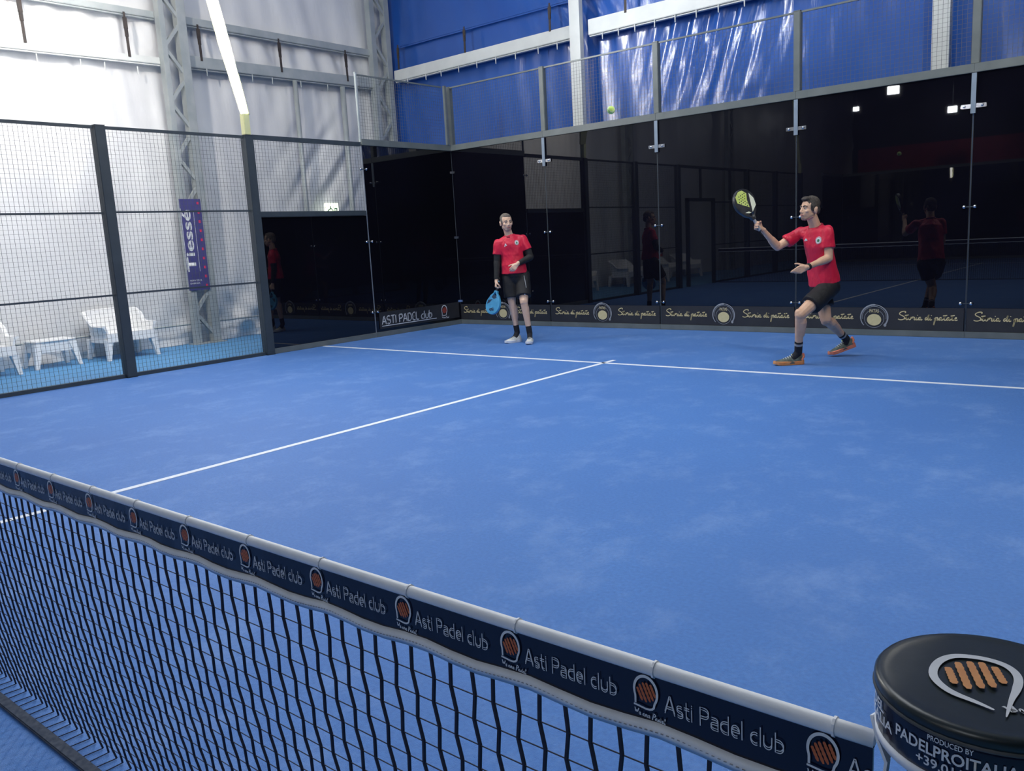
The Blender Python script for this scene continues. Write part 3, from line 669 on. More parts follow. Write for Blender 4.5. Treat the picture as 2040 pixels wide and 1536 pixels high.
ZB0, ZB1 = .078, .345
blab = ['black printed strip with gold script at the feet of the player in black sleeves', 'black printed strip with gold script, second glass panel from the corner', 'black printed strip with gold script, third glass panel from the corner',
        'black printed strip with gold script behind the striking player legs', 'black printed strip with gold script at the right edge']
for i in range(5):
    a = -5 + 2 * i; c = a + 1
    t = thing('advertising_strip', (c, 9.985, ZB0), blab[i], 'banner', 'gold lettered strips along the back glass')
    MB().box((a + .015, 9.980, ZB0), (a + 1.985, 9.990, ZB1)).build('sheet', 'banner_black', t)
    M = frame((0, 9.977, 0), (1, 0, 0), (0, 0, 1))
    for x0 in (a + .08, c + .26):
        m = MB(); script_text(m, 'Storia di patate', M, .088, .64, .011, (x0 + .02, .20)); m.build('lettering', 'gold', t)
    potato_logo(t, M @ Matrix.Translation((c - .01, .228, 0)), .92)
t = thing('advertising_strip', (XS + .02, 9, .1), 'black club banner with outlined letters and small racket emblem beside the corner', 'banner')
MB().box((XS + .011, 8.08, .12), (XS + .019, 9.93, .385)).build('sheet', 'banner_black', t)
M = frame((XS + .021, 8.12, .185), (0, 1, 0), (0, 0, 1))
m = MB()
for dx, dz in ((0, 0), (.012, .010)): lettering(m, 'ASTI PADEL club', M, .125, 1.14, .007, (dx, dz))
ribbon(m, [(0, -.022), (1.24, -.022)], .011, M); m.build('lettering', 'print_white', t)

def racket_emblem(t, M, k, orange='print_orange', bars=False, tagline=True):
    """loop of a racket around a hatched orange head; origin at the head centre, head height about 1.0*k"""
    m = MB()
    loop = [(-.62, -.72)] + arc(-.02, .05, .66, .82, 205, -40, 26) + [(.42, -.78), (.1, -.90), (-.35, -.84), (-.72, -.80)]
    ribbon(m, [(x * k, y * k) for x, y in smooth_pts(loop)], .13 * k, M, taper=lambda s: 1.25 - .9 * abs(s - .45)); m.build('loop', 'print_white', t)
    m = MB(); Mo = M @ Matrix.Translation((.02 * k, .02 * k, 0)) @ Matrix.Rotation(-1.15, 4, 'Z')
    for j in range(-2, 3):
        o = j * .205; h = math.sqrt(max(0, 1 - (o / .56) ** 2)) * .52
        ribbon(m, [((-h + 2 * h * q / 14) * k, o * k) for q in range(15)], .165 * k, Mo, taper=lambda u: (.88 + .12 * math.sin(u * 26)) * min(1, .5 + 5 * min(u, 1 - u)))
    m.build('hatching', orange, t)
    if tagline:
        m = MB(); script_text(m, 'We are Padel', M @ Matrix.Rotation(-.05, 4, 'Z'), .30 * k, 1.75 * k, .055 * k, (-.62 * k, -1.33 * k)); m.build('tagline', 'print_white', t)
racket_emblem(t, frame((XS + .021, 9.56, .275), (0, 1, 0), (0, 0, 1)), .098, 'print_redbrown')

# ------------------------------------------------------------------ net
def nz(x): return .892 - .012 * (1 - (abs(x) / 4.9) ** 2) * 0.6
net = thing('padel_net', (0, 0, 0), 'black padel net with white tape and navy printed band across the court', 'net')
NX = [-4.91 + 9.82 * i / 196 for i in range(197)]
def wav(x): return .0010 * math.sin(29 * x) + .0005 * math.sin(61 * x + 1)
m = MB(); m.rings([[V((x, .0 + .0085 * math.cos(a), nz(x) - .008 + .0095 * math.sin(a))) for a in [2 * math.pi * i / 12 for i in range(12)]] for x in NX])
m.build('top_tape', 'tape_white', net, smooth=True)
for k in range(46):
    x = -4.85 + .216 * k
    MB().rings([[V((x + dx, .0105 * math.cos(a), nz(x) - .008 + .0115 * math.sin(a))) for a in [2 * math.pi * i / 10 for i in range(10)]] for dx in (-.0015, .0015)]).build('tie', 'tape_white', net)
def band(name, z_hi, z_lo, mt, y=-.004, th=.004):
    m = MB(); m.rings([[V((x, y + wav(x) * .6, nz(x) - z_hi)), V((x, y + wav(x), nz(x) - z_lo)), V((x, y + th + wav(x), nz(x) - z_lo)), V((x, y + th + wav(x) * .6, nz(x) - z_hi))] for x in NX]); return m.build(name, mt, net)
band('printed_band', .014, .084, 'vinyl_navy')
# lower tape, softly scalloped
m = MB(); m.rings([[V((x, -.006 + wav(x), nz(x) - .077 - s)), V((x, -.010 + wav(x), nz(x) - .088 - s)), V((x, -.006 + wav(x), nz(x) - .099 - s)), V((x, .003 + wav(x), nz(x) - .088 - s))] for x in NX for s in (.0035 * math.sin(2 * math.pi * x / .216 + .6),)])
m.build('lower_tape', 'tape_white', net, smooth=True)
m = MB(); q = 1.5
while q < 4.9:
    z = nz(q) - .0880 - .0035 * math.sin(2 * math.pi * q / .216 + .6); m.box((q, -.0112, z - .0004), (q + .0035, -.0098, z + .0004)); q += .0075
m.build('stitching', 'print_grey', net)
Mn = frame((0, -.0062, 0), (1, 0, 0), (0, 0, 1))
for k in range(-1, 18):
    x = 4.860 - .2165 * k
    if x > 4.9: continue
    if x < 1.2: break
    zz_ = nz(x)
    racket_emblem(net, Mn @ Matrix.Translation((x, zz_ - .039, 0)), .0245)
    if x < 4.75 or k >= 0:
        m = MB()
        wdt = .150 if k > 0 else .04
        for dz in (-.0014, .0014):
            lettering(m, 'Asti Padel club' if k > 0 else 'As', Mn @ Matrix.Translation((x + .026, zz_ - .056 + dz, 0)), .021, wdt if k > 0 else .026, .0012)
        m.build('lettering', 'print_white', net)
# strands
m = MB(); rows = [.79 - .042 * i for i in range(19)]
def strand_pt(x, z, s): return V((x + s, .0 + .095 * (1 - z / .79) ** 1.6, z))
xsn = [-4.88 + .0425 * i for i in range(int(9.76 / .0425) + 1)]
for i, x in enumerate(xsn):
    prev = V((x, 0, nz(x) - .095))
    for j, z in enumerate(rows[1:] + [0.004]):
        s = .0034 * (1 if (i + j) % 2 else -1)
        p = strand_pt(x, max(z, .004), s); m.bar(prev, p, .0044, .0044, (0, 1, 0), caps=False); prev = p
    q = V((x - .004, .035, .004)); m.bar(prev, q, .0022, .0022, (0, 0, 1), caps=False)
mm = m.build('strands', 'net_black', net)
m = MB()
for j, z in enumerate(rows[1:]):
    for i in range(len(xsn) - 1):
        k_ = 1 if (i + j) % 2 else -1
        m.bar(strand_pt(xsn[i], z, .0034 * k_), strand_pt(xsn[i + 1], z, -.0034 * k_), .0014, .0014, (0, 1, 0), caps=False)
m.build('cross_strands', 'net_black', net)
MB().box((-4.88, .004, 0.0005), (4.88, .038, .012)).build('bottom_hem', 'net_hem', net, bevel=.003)

# net post with its round padded cover
PC = V((5.008, .014, 0)); PR = .0978; PZ = .975
pt = thing('net_post', (PC.x, PC.y, 0), 'round black padded net post cover with orange racket emblem, lower right', 'net post')
def ring(r, z, n=48): return [V((PC.x + r * math.cos(2 * math.pi * i / n), PC.y + r * math.sin(2 * math.pi * i / n), z)) for i in range(n)]
MB().rings([ring(.068, .012), ring(.068, .88), ring(.085, .912)]).build('pole', 'frame_dark', pt, smooth=True)
MB().rings([ring(.085, 0), ring(.085, .012)]).build('base_plate', 'frame_dark', pt)
MB().rings([ring(PR - .003, .915), ring(PR, .919), ring(PR + .001, .955), ring(PR - .001, .962)]).build('padded_sleeve', 'vinyl_navy', pt, smooth=True)
MB().rings([ring(PR - .004, .907), ring(PR + .0005, .9085), ring(PR + .0012, .917), ring(PR - .002, .919)]).build('white_hem', 'tape_white', pt, smooth=True)
MB().rings([ring(PR - .004, .958), ring(PR + .0018, .961), ring(PR + .0026, .9655), ring(PR + .0022, .9700), ring(PR - .0005, .9730), ring(PR - .004, .9738), ring(PR - .008, .9730), ring(PR - .016, .9728), ring(.02, .9728)]).build('lid', 'vinyl_lid', pt, smooth=True)
MB().rings([ring(PR + .0012, .9575, 64), ring(PR + .0036, .9600, 64), ring(PR + .0012, .9625, 64)], cap=False).build('piping', 'shoe_trim', pt, smooth=True)
Ml = Matrix.Translation((5.010, -.004, .9742))
def lidpath(px, wd, name, mt, taper=None):
    m = MB(); ribbon(m, px, wd, Ml, taper=taper); m.build(name, mt, pt)
lidpath(smooth_pts([(.0115, -.0355), (-.004, -.030), (-.026, -.025), (-.041, -.012), (-.0485, .003), (-.0495, .026), (-.043, .0445), (-.032, .0535), (-.013, .059), (.004, .0565), (.0145, .047), (.0205, .0325), (.0215, .010), (.0205, -.010), (.0220, -.042)], 2), .0078, 'emblem_loop', 'print_white', lambda t: min(1, .25 + 5 * t, .1 + 5 * (1 - t)))
Ml = Matrix.Translation((5.010, -.004, .9744))
for a, b in (((-.0385, .021), (-.026, -.008)), ((-.033, .036), (-.0135, -.011)), ((-.024, .043), (-.004, -.004)), ((-.0145, .047), (.0045, .003)), ((-.003, .047), (.0105, .018))):
    pts = [(a[0] + (b[0] - a[0]) * k / 24, a[1] + (b[1] - a[1]) * k / 24) for k in range(25)]
    lidpath(pts, .0076, 'emblem_bar', 'print_orange_light', lambda t: (.92 + .10 * math.sin(t * 38)) * min(1, .55 + 6 * min(t, 1 - t)))
m = MB(); script_text(m, 'We are Padel', Ml @ Matrix.Translation((.028, -.034, 0)) @ Matrix.Rotation(.9, 4, 'Z'), .015, .060, .0026); m.build('tagline', 'print_white', pt)
def on_wall(s, z, r=PR + .0022):
    a = math.radians(s); return V((PC.x + r * math.cos(a), PC.y + r * math.sin(a), z))
def wall_bend(a0, z0):
    return lambda p: V((PC.x + (PR + .0020) * math.cos(math.radians(a0) + p.x / PR), PC.y + (PR + .0020) * math.sin(math.radians(a0) + p.x / PR), z0 + p.y))


for txt, a0, a1, z0, h, b in (('PRODUCED BY', -108, -86, .9520, .0052, .01), ('PADELPROITALIA', -128, -66, .9375, .0115, .02), ('+39.011.98.17.42', -114, -62, .9260, .0092, .015), ('DEL', -156, -140, .9450, .0105, .02), ('ITALIA', -160, -131, .9330, .0100, .02)):
    block_text(txt, None, h, math.radians(a1 - a0) * PR, 'print_white', 'lettering', pt, bold=b, bend=wall_bend(a0, z0))
sp = [on_wall(-172, .912, PR + .003), on_wall(-168, .89, PR - .004), on_wall(-166, .87, PR - .012), V((4.92, -.02, .80))]
m = MB()
for a, b in zip(sp[:-1], sp[1:]): m.bar(a, b, .003, .012, (0, 1, 0))
m.build('lashing', 'tape_white', pt)

# ------------------------------------------------------------------ ball
bt = thing('padel_ball', (1.05, 5.60, 2.44), 'yellow green ball in flight in front of the blue tarpaulin', 'ball')
BC = V((1.05, 5.60, 2.47))
MB().ell(BC, ((.034, 0, 0), (0, .034, 0), (0, 0, .034)), 24, 16).build('felt', 'ball', bt, smooth=True)
m = MB(); sm = [BC + .0343 * V((math.cos(a) * math.cos(.6 * math.sin(2 * a)), math.sin(a) * math.cos(.6 * math.sin(2 * a)), math.sin(.6 * math.sin(2 * a)))) for a in [2 * math.pi * i / 40 for i in range(40)]]
for i in range(40): m.bar(sm[i], sm[(i + 1) % 40], .002, .002)
m.build('seam', 'tape_white', bt)

# ------------------------------------------------------------------ plastic lounge chairs
def smoothstep(t): t = max(0, min(1, t)); return t * t * (3 - 2 * t)
def lounge_chair(x, y, label, rz=0.0, group=None):
    t = thing('lounge_chair', (0, 0, 0), label, 'chair', group)
    W, D = .355, .31; path = []
    path += [(D - .62 * k / 10 * .80, -W) for k in range(11)]
    path += [(-D + .12 - .12 * math.sin(math.radians(a)), -W + .12 - .12 * math.cos(math.radians(a))) for a in range(15, 91, 15)]
    path += [(-D, -W + .12 + (2 * W - .24) * k / 8) for k in range(1, 8)]
    q = [(px, -py) for px, py in reversed(path[:17])]
    path += q
    n = len(path); m = MB(); rs = []
    for i, (px, py) in enumerate(path):
        s = smoothstep((.02 - px) / .28); top = .50 + .20 * s + (.015 * math.cos(py * 5) if px < -.28 else 0)
        nx, ny = (px / D if px < -.15 else 0), py / W
        fl = .030 + .028 * s; ex = V((nx, ny, 0)); ex = ex.normalized() if ex.length > 0 else V((0, 0, 0))
        b = V((px, py, .25)); mid = V((px, py, .40)); tp = V((px, py, top)) + ex * fl
        th = ex * .028
        rs.append([b, mid, tp + V((0, 0, -.03)), tp + ex * .035 + V((0, 0, -.012)), tp + ex * .02 + V((0, 0, .01)), tp - th + V((0, 0, 0)), mid - th, b - th])
    m.rings(rs).build('shell', 'white_plastic', t, smooth=False)
    MB().box((-D + .02, -W + .01, .355), (D + .01, W - .01, .385)).build('seat', 'white_plastic', t, bevel=.01)
    m = MB(); m.rings([[V((D + .012, yy, .385)), V((D + .022, yy, .26 + .05 * max(0, 1 - (yy / .27) ** 2) ** .5 * -.0)), V((D - .006, yy, .26)), V((D - .012, yy, .385))] for yy in (-W, -.2, 0, .2, W)]); m.build('apron', 'white_plastic', t)
    for sx in (-1, 1):
        for sy in (-1, 1):
            c0 = V((sx * (D - .035), sy * (W - .03), .30)); c1 = V((sx * (D + .005), sy * (W + .012), 0))
            m = MB(); m.rings([[c + V((dx * w_, dy * w_, 0)) for dx, dy in ((-1, -1), (1, -1), (1, 1), (-1, 1))] for c, w_ in ((c0, .05), (c0.lerp(c1, .4), .038), (c1, .024))]); m.build('leg', 'white_plastic', t)
    t.location = (x, y, 0); t.rotation_euler = (0, 0, rz)
    return t
c1 = lounge_chair(-7.30, 5.04, 'white plastic lounge armchair behind the dark fence post, right of the stool')
def copy_tree(o, parent=None):
    c = o.copy(); COL.objects.link(c); c.parent = parent
    for ch in o.children: copy_tree(ch, c)
    return c
c2 = copy_tree(c1); c2.location = (-7.26, 3.10, 0); c2['label'] = 'white plastic lounge armchair cut off by the left edge, left of the stool'
for k, (x, y, r) in enumerate(((-7.12, 1.05, .05), (-7.10, -.95, -.1), (-7.25, -2.6, .1))):
    c = copy_tree(c1); c.location = (x, y, 0); c.rotation_euler = (0, 0, r)
    c['label'] = 'white plastic lounge armchair beside the near half, seen only as a glass reflection'; c['group'] = 'armchairs of the near half'
st = thing('stool_table', (-7.38, 4.06, 0), 'low white plastic stool table between the two white armchairs', 'table')
X0, X1, Y0, Y1 = -7.58, -7.16, 3.77, 4.33
MB().box((X0, Y0, .355), (X1, Y1, .385)).build('top', 'white_plastic', st, bevel=.012)
m = MB(); 
m.box((X0 + .02, Y0 + .015, .22), (X1 - .02, Y0 + .04, .36)); m.box((X0 + .02, Y1 - .04, .22), (X1 - .02, Y1 - .015, .36)); m.box((X0 + .015, Y0 + .02, .22), (X0 + .04, Y1 - .02, .36)); m.box((X1 - .04, Y0 + .02, .22), (X1 - .015, Y1 - .02, .36))
m.build('apron', 'white_plastic', st)
for sx in (0, 1):
    for sy in (0, 1):
        px, py = (X1 - .05 if sx else X0 + .05), (Y1 - .05 if sy else Y0 + .05); ex, ey = (.055 if sx else -.055), (.06 if sy else -.06)
        m = MB(); m.rings([[V((px + ex * k, py + ey * k, z)) + V((dx * w_, dy * w_, 0)) for dx, dy in ((-1, -1), (1, -1), (1, 1), (-1, 1))] for k, z, w_ in ((0, .34, .05), (.45, .18, .036), (1, 0, .024))]); m.build('leg', 'white_plastic', st)

# ------------------------------------------------------------------ people
def rot(v, ax, deg): return Matrix.Rotation(math.radians(deg), 3, ax) @ v
def hand(mb, wrist, d, t, left, curl=(20, 25, 15), spread=4, grip=False, k=1.0):
    """palm, four jointed fingers and a thumb; d to the fingers, t to the thumb side"""
    d = V(d).normalized(); t = V(t); t = (t - d * t.dot(d)).normalized(); n = d.cross(t) if left else -d.cross(t); wrist = V(wrist)
    lat = (.031, .0105, -.0105, -.030); ln = (.070, .078, .072, .057); kn = (.086, .090, .086, .078)
    mb.cap(wrist - d * .02, wrist + d * .02, .026 * k, .024 * k)
    for i in range(4):
        a = wrist + t * lat[i] * .45 * k + d * .012; b = wrist + (t * lat[i] + d * kn[i]) * k
        mb.cap(a, b, .0165 * k, .0115 * k, 10)
        if i: mb.cap(a - t * 0 + n * .004, (b + wrist + t * lat[i - 1] * k + d * kn[i] * k) / 2 - d * .012, .014 * k, .010 * k, 8)
        f = rot(d, n, (1 if left else -1) * -spread * (1.5 - i)) if spread else d.copy()
        side = f.cross(n); p = b
        for c, L_, r0, r1 in zip(curl, (.46, .30, .24), (.0098, .0088, .0080), (.0088, .0080, .0070)):
            f = Matrix.Rotation(math.radians(c + i * (2 if not grip else 0)), 3, f.cross(n).normalized()) @ f
            q = p + f * ln[i] * L_ * k; mb.cap(p, q, r0 * k, r1 * k, 10); p = q
    a = wrist + (t * .016 + d * .018) * k; b = wrist + (t * .040 + d * .046 + n * .012) * k
    mb.cap(a, b, .0165 * k, .0130 * k, 10)
    if grip: v1, v2 = (d * .55 + n * .75 + t * .25).normalized(), (d * .45 + n * .65 - t * .5).normalized()
    else: v1, v2 = (d * .75 + t * .55 + n * .2).normalized(), (d * .92 + t * .3 + n * .2).normalized()
    c = b + v1 * .034 * k; e = c + v2 * .028 * k
    mb.cap(b, c, .0118 * k, .0098 * k, 10); mb.cap(c, e, .0098 * k, .0078 * k, 10)
    return n

def head(mb, c, f, u, k=1.0):
    """skull, jaw, brow, nose, cheeks, lips, ears"""
    c = V(c); f = V(f).normalized(); u = V(u); u = (u - f * u.dot(f)).normalized(); r = f.cross(u)   # r: the person's right
    def P(x, y, z): return c + (r * x + f * y + u * z) * k
    def E(x, y, z, a, b, h, n=20, m=12): mb.ell(P(x, y, z), (r * a * k, f * b * k, u * h * k), n, m)
    E(0, -.012, .036, .074, .094, .083); E(0, -.03, .01, .068, .075, .075)
    E(0, .030, -.028, .058, .062, .078); E(0, .050, -.078, .034, .034, .030)
    mb.cap(P(-.045, .0, -.062), P(-.018, .058, -.092), .020 * k, .016 * k); mb.cap(P(.045, .0, -.062), P(.018, .058, -.092), .020 * k, .016 * k)
    mb.cap(P(-.036, .072, .026), P(.036, .072, .026), .0125 * k, .0125 * k)
    for s in (-1, 1):
        E(s * .040, .058, -.018, .022, .022, .020, 12, 8)
        E(s * .078, -.012, -.006, .010, .021, .033, 12, 8); E(s * .083, -.020, .010, .008, .014, .018, 10, 6)
        mb.cap(P(s * .006, .100, -.030), P(s * .013, .092, -.031), .008 * k, .0065 * k, 8)
    mb.cap(P(0, .082, .022), P(0, .106, -.022), .0080 * k, .0105 * k); mb.cap(P(0, .106, -.022), P(0, .094, -.032), .0105 * k, .009 * k)
    mb.cap(P(-.018, .082, -.052), P(.018, .082, -.052), .0095 * k, .0095 * k); mb.cap(P(-.014, .080, -.063), P(.014, .080, -.063), .0095 * k, .0095 * k)
    return P
def face_parts(person, P, f, u, k, hair_mat, stubble_mat=None, mouth_open=False):
    f = V(f).normalized(); u = V(u); u = (u - f * u.dot(f)).normalized(); r = f.cross(u)
    for s in (-1, 1):
        e = MB().ell(P(s * .030, .0705, .006), (r * .0115 * k, f * .0120 * k, u * .0085 * k), 14, 10).build('eye', 'eye_white', person, smooth=True)
        MB().ell(P(s * .030, .0805, .006), (r * .0068 * k, f * .0035 * k, u * .0065 * k), 12, 8).build('iris', 'eye_dark', e, smooth=True)
        m = MB(); m.cap(P(s * .014, .0875, .029), P(s * .032, .0855, .034), .0055 * k, .0060 * k, 8); m.cap(P(s * .032, .0855, .034), P(s * .050, .070, .028), .0060 * k, .0040 * k, 8); m.build('eyebrow', hair_mat, person, smooth=True)
    m = MB(); m.cap(P(-.020, .0885, -.0535), P(.020, .0885, -.0535), .0050 * k, .0050 * k, 8); m.cap(P(-.016, .0875, -.0625), P(.016, .0875, -.0625), .0055 * k, .0055 * k, 8); m.build('lips', 'lips', person, smooth=True)

def loft(mb, rings_, n=28):
    """rings_: (centre, side vector, front vector)"""
    mb.rings([[V(c) + V(a) * math.cos(2 * math.pi * i / n) + V(b) * math.sin(2 * math.pi * i / n) for i in range(n)] for c, a, b in rings_])
def shoe(person, heel, toe, up, upper_mat, sole_mat, lace_mat, extra=None, L=None):
    heel = V(heel); toe = V(toe); fwd = (toe - heel); L = L or fwd.length; fwd.normalize(); up = V(up); up = (up - fwd * up.dot(fwd)).normalized(); rt = fwd.cross(up)
    def P(x, y, z): return heel + fwd * x * L + rt * y + up * z
    prof = [(0.0, .028, .085), (.04, .037, .104), (.16, .039, .112), (.30, .041, .106), (.42, .044, .092), (.56, .048, .076), (.70, .051, .064), (.84, .047, .054), (.94, .035, .046), (1.0, .016, .034)]
    rs = []
    for x, w_, h in prof:
        rr = []
        for i in range(16):
            a = 2 * math.pi * i / 16; cz = math.sin(a); cy = math.cos(a)
            z = .016 + (h - .016) * max(cz, 0) ** .8 if cz > 0 else .016
            ww = w_ * (1 - .35 * max(cz, 0) ** 2 * (1 if x < .35 else .6)); rr.append(P(x, cy * ww, z))
        rs.append(rr)
    m = MB(); m.rings(rs); me = baked(m.mesh('shoe'), [('SUBSURF', dict(levels=1, render_levels=1))]); me.materials.clear(); me.name = 'shoe'
    sh = link_mesh('shoe', me, upper_mat, person, smooth=True)
    out = [(-.03, 0), (-.015, .024), (.05, .037), (.22, .040), (.40, .039), (.58, .048), (.72, .051), (.86, .045), (.96, .028), (1.02, 0)]
    out = out + [(x, -y) for x, y in reversed(out[1:-1])]
    m = MB(); m.rings([[P(x, y * .94, .000 + .016 * smoothstep((x - .78) / .25)) for x, y in out], [P(x, y, .010 + .016 * smoothstep((x - .78) / .25)) for x, y in out], [P(x * .99, y * 1.04, .034 + .010 * smoothstep((.2 - x) / .2) + .012 * smoothstep((x - .8) / .2)) for x, y in out], [P(x * .97 + .01, y * .86, .040) for x, y in out]])
    so = m.build('sole', sole_mat, sh, smooth=False)
    m = MB()
    for k in range(5):
        x = .38 + .07 * k; h = .097 - .0085 * k * 1.0; m.cap(P(x, -.022, h - .008), P(x + .012, 0, h + .004), .0035, .0035, 6); m.cap(P(x + .012, 0, h + .004), P(x, .022, h - .008), .0035, .0035, 6)
    m.build('laces', lace_mat, sh)
    if extra: 
        m = MB(); m.cap(P(.00, 0, .075), P(.00, 0, .100), .018, .014, 10); m.cap(P(.06, -.030, .05), P(.01, -.024, .08), .010, .009, 8); m.cap(P(.06, .030, .05), P(.01, .024, .08), .010, .009, 8); m.build('heel_tab', extra, sh, smooth=True)
    return sh, P

class Decal:
    def __init__(s, target, direction, off=.0025):
        from mathutils.bvhtree import BVHTree
        me = target.data; o = ORG[target.name]
        s.t = BVHTree.FromPolygons([v.co + o for v in me.vertices], [tuple(p.vertices) for p in me.polygons]); s.d = V(direction).normalized(); s.off = off
    def put(s, mb, name, material, parent):
        out = []
        for v in mb.v:
            v = V(v); h = s.t.ray_cast(v - s.d * .35, s.d)
            out.append(tuple(h[0] - s.d * s.off) if h[0] else tuple(v))
        mb.v = out; return mb.build(name, material, parent)
def disc_grid(mb, c, ax, ay, n=20, k=4):
    c = V(c); vs = [c]; fs = []
    for j in range(1, k + 1):
        for i in range(n): a = 2 * math.pi * i / n; vs.append(c + (ax * math.cos(a) + ay * math.sin(a)) * (j / k))
    for i in range(n): fs.append((0, 1 + i, 1 + (i + 1) % n))
    for j in range(k - 1):
        for i in range(n): a = 1 + j * n + i; b = 1 + j * n + (i + 1) % n; fs.append((a, a + n, b + n, b))
    mb.add(vs, fs)

def folds(seed, amp=.006):
    rnd = random.Random(seed); W_ = [(V((rnd.uniform(-1, 1), rnd.uniform(-1, 1), rnd.uniform(-.9, .9))).normalized() * rnd.uniform(14, 34), rnd.uniform(0, 6.28), rnd.uniform(.4, 1)) for _ in range(7)]
    return lambda p: amp * (sum(a * (1 - abs(math.sin(w_.dot(p) + ph))) for w_, ph, a in W_) / 3.2 - .55)

def person(J, label, base, skin, hair_mat, stub, foldseed, sleeves, shoes_fn, hairfn, trim_fn):
    t = thing('person', base, label, 'person')
    g = lambda k: V(J[k])
    Lf = (g('shL') - g('shR')).normalized(); Lh = (g('hipL') - g('hipR')).normalized(); U = (g('neck') - g('pelvis')).normalized()
    F = Lf.cross(U).normalized(); Fh = Lh.cross(U).normalized()
    b = MB()
    P = head(b, J['head'], J['hf'], J['hu'], J.get('hk', 1))
    b.cap(g('neck') - U * .05, g('head') - V(J['hu']) * .04 - V(J['hf']) * .02, .058, .052)
    pel = g('pelvis'); nk = g('neck')
    loft(b, [(nk + U * .01, Lf * .055, F * .055), (nk - U * .06, Lf * .105, F * .062), (nk.lerp(pel, .25), Lf * .155, F * .092), (nk.lerp(pel, .6), Lf * .138, F * .09), (pel, Lh * .138, Fh * .085), (pel - U * .06, Lh * .11, Fh * .065)])
    for s in 'RL':
        sh, el, wr = g('sh' + s), g('el' + s), g('wr' + s); hp, kn, an = g('hip' + s), g('kn' + s), g('an' + s)
        b.cap(nk - U * .06 + (sh - nk) * .4, sh, .052, .048); b.cap(sh, el, .053, .040); b.cap(sh.lerp(el, .35), sh.lerp(el, .7), .050, .045)
        b.cap(el, wr, .041, .026); b.cap(el.lerp(wr, .12), el.lerp(wr, .40), .045, .040)
        b.cap(hp, kn, .088, .056); b.cap(kn, an, .052, .034); fwd = V(J['toe' + s]) - V(J['heel' + s]); fwd.normalize()
        b.cap(kn.lerp(an, .18) - fwd * .016, kn.lerp(an, .50) - fwd * .012, .054, .044); b.cap(kn + fwd * .012 + V((0, 0, .02)), kn + fwd * .01 - V((0, 0, .02)), .044, .040)
        b.cap(an, V(J['heel' + s]).lerp(V(J['toe' + s]), .35) + V((0, 0, .045)), .034, .030)
        h = J['hand' + s]; J['n' + s] = hand(b, wr, h['d'], h['t'], s == 'L', h.get('curl', (20, 25, 15)), h.get('spread', 4), h.get('grip', False))
    organic(b, 'body', skin, t, voxel=.0052, smooth=2)
    face_parts(t, P, J['hf'], J['hu'], J.get('hk', 1), hair_mat)
    hm = MB(); hairfn(hm, P, J); rn = random.Random(3)
    organic(hm, 'hair', hair_mat, t, voxel=.006, smooth=2, fold=lambda p: .0022 * math.sin(180 * p.x + 90 * p.z) * math.sin(170 * p.y + 60 * p.z))
    if stub:
        f = V(J['hf']).normalized(); u = V(J['hu']); u = (u - f * u.dot(f)).normalized(); r = f.cross(u); k = J.get('hk', 1)
        m = MB(); m.ell(P(0, .0505, -.079), (r * .0348 * k, f * .0348 * k, u * .0300 * k), 16, 10)
        for s in (-1, 1): m.cap(P(s * .0455, .004, -.052), P(s * .0195, .0575, -.090), .0225 * k, .0172 * k)
        m.cap(P(-.014, .0835, -.0435), P(.014, .0835, -.0435), .0062 * k, .0062 * k, 8)
        organic(m, 'beard', stub, t, voxel=.005, smooth=2)
    # shirt
    m = MB(); hem = g('hem'); W = J.get('shirt_w', 1.0)
    ctr = [nk + U * .0, nk - U * .045, nk - U * .11, nk.lerp(hem, .32), nk.lerp(hem, .55), nk.lerp(hem, .80), hem]
    dims = [(.062, .064), (.112, .088), (.160, .112), (.172, .118), (.160, .112), (.174, .132), (.188, .148)]
    rs = []
    for i, (c, (a, bb)) in enumerate(zip(ctr, dims)):
        k = i / 6; lv = (Lf * (1 - k) + Lh * k).normalized(); fv = (F * (1 - k) + Fh * k).normalized(); rs.append((c, lv * a * W, fv * bb * W))
    loft(m, rs)
    for s in 'RL':
        sh, el = g('sh' + s), g('el' + s); e = sh.lerp(el, J.get('slv', .62)); inn = nk - U * .075 + (sh - nk) * .35
        m.cap(inn, sh, .064, .057); m.cap(nk - U * .015, sh, .044, .040); m.tube(sh, e, .060, .067, 20); m.ell(sh, (V((.059, 0, 0)), V((0, .059, 0)), V((0, 0, .059))))
    shirt = organic(m, 'shirt', 'shirt_red', t, voxel=.0075, smooth=3, fold=folds(foldseed, .015))
    m = MB(); m.rings([[nk + U * z + (Lf * math.cos(a) + F * math.sin(a)) * rr - U * .022 * max(0, math.sin(a)) for a in [2 * math.pi * i / 28 for i in range(28)]] for z, rr in ((-.012, .078), (.010, .070), (.012, .064), (-.012, .066))]); m.build('collar', 'shirt_trim', t, smooth=True)
    # shorts
    m = MB(); wst = pel + U * .10
    loft(m, [(wst - U * .03, Lh * .140, Fh * .098), (pel + U * .02, Lh * .165, Fh * .122), (pel - V((0, 0, .05)), Lh * .165, Fh * .122)]); m.ell(pel - V((0, 0, .07)), (Lh * .13, Fh * .118, V((0, 0, .11))))
    for s in 'RL':
        hp, kn = g('hip' + s), g('kn' + s); e = hp.lerp(kn, J['short' + s]); m.ell(hp, (V((.102, 0, 0)), V((0, .102, 0)), V((0, 0, .102)))); m.tube(hp, e, .102, .104, 24)
    shorts = organic(m, 'shorts', 'shorts_black', t, voxel=.008, smooth=3, fold=folds(foldseed + 5, .008))
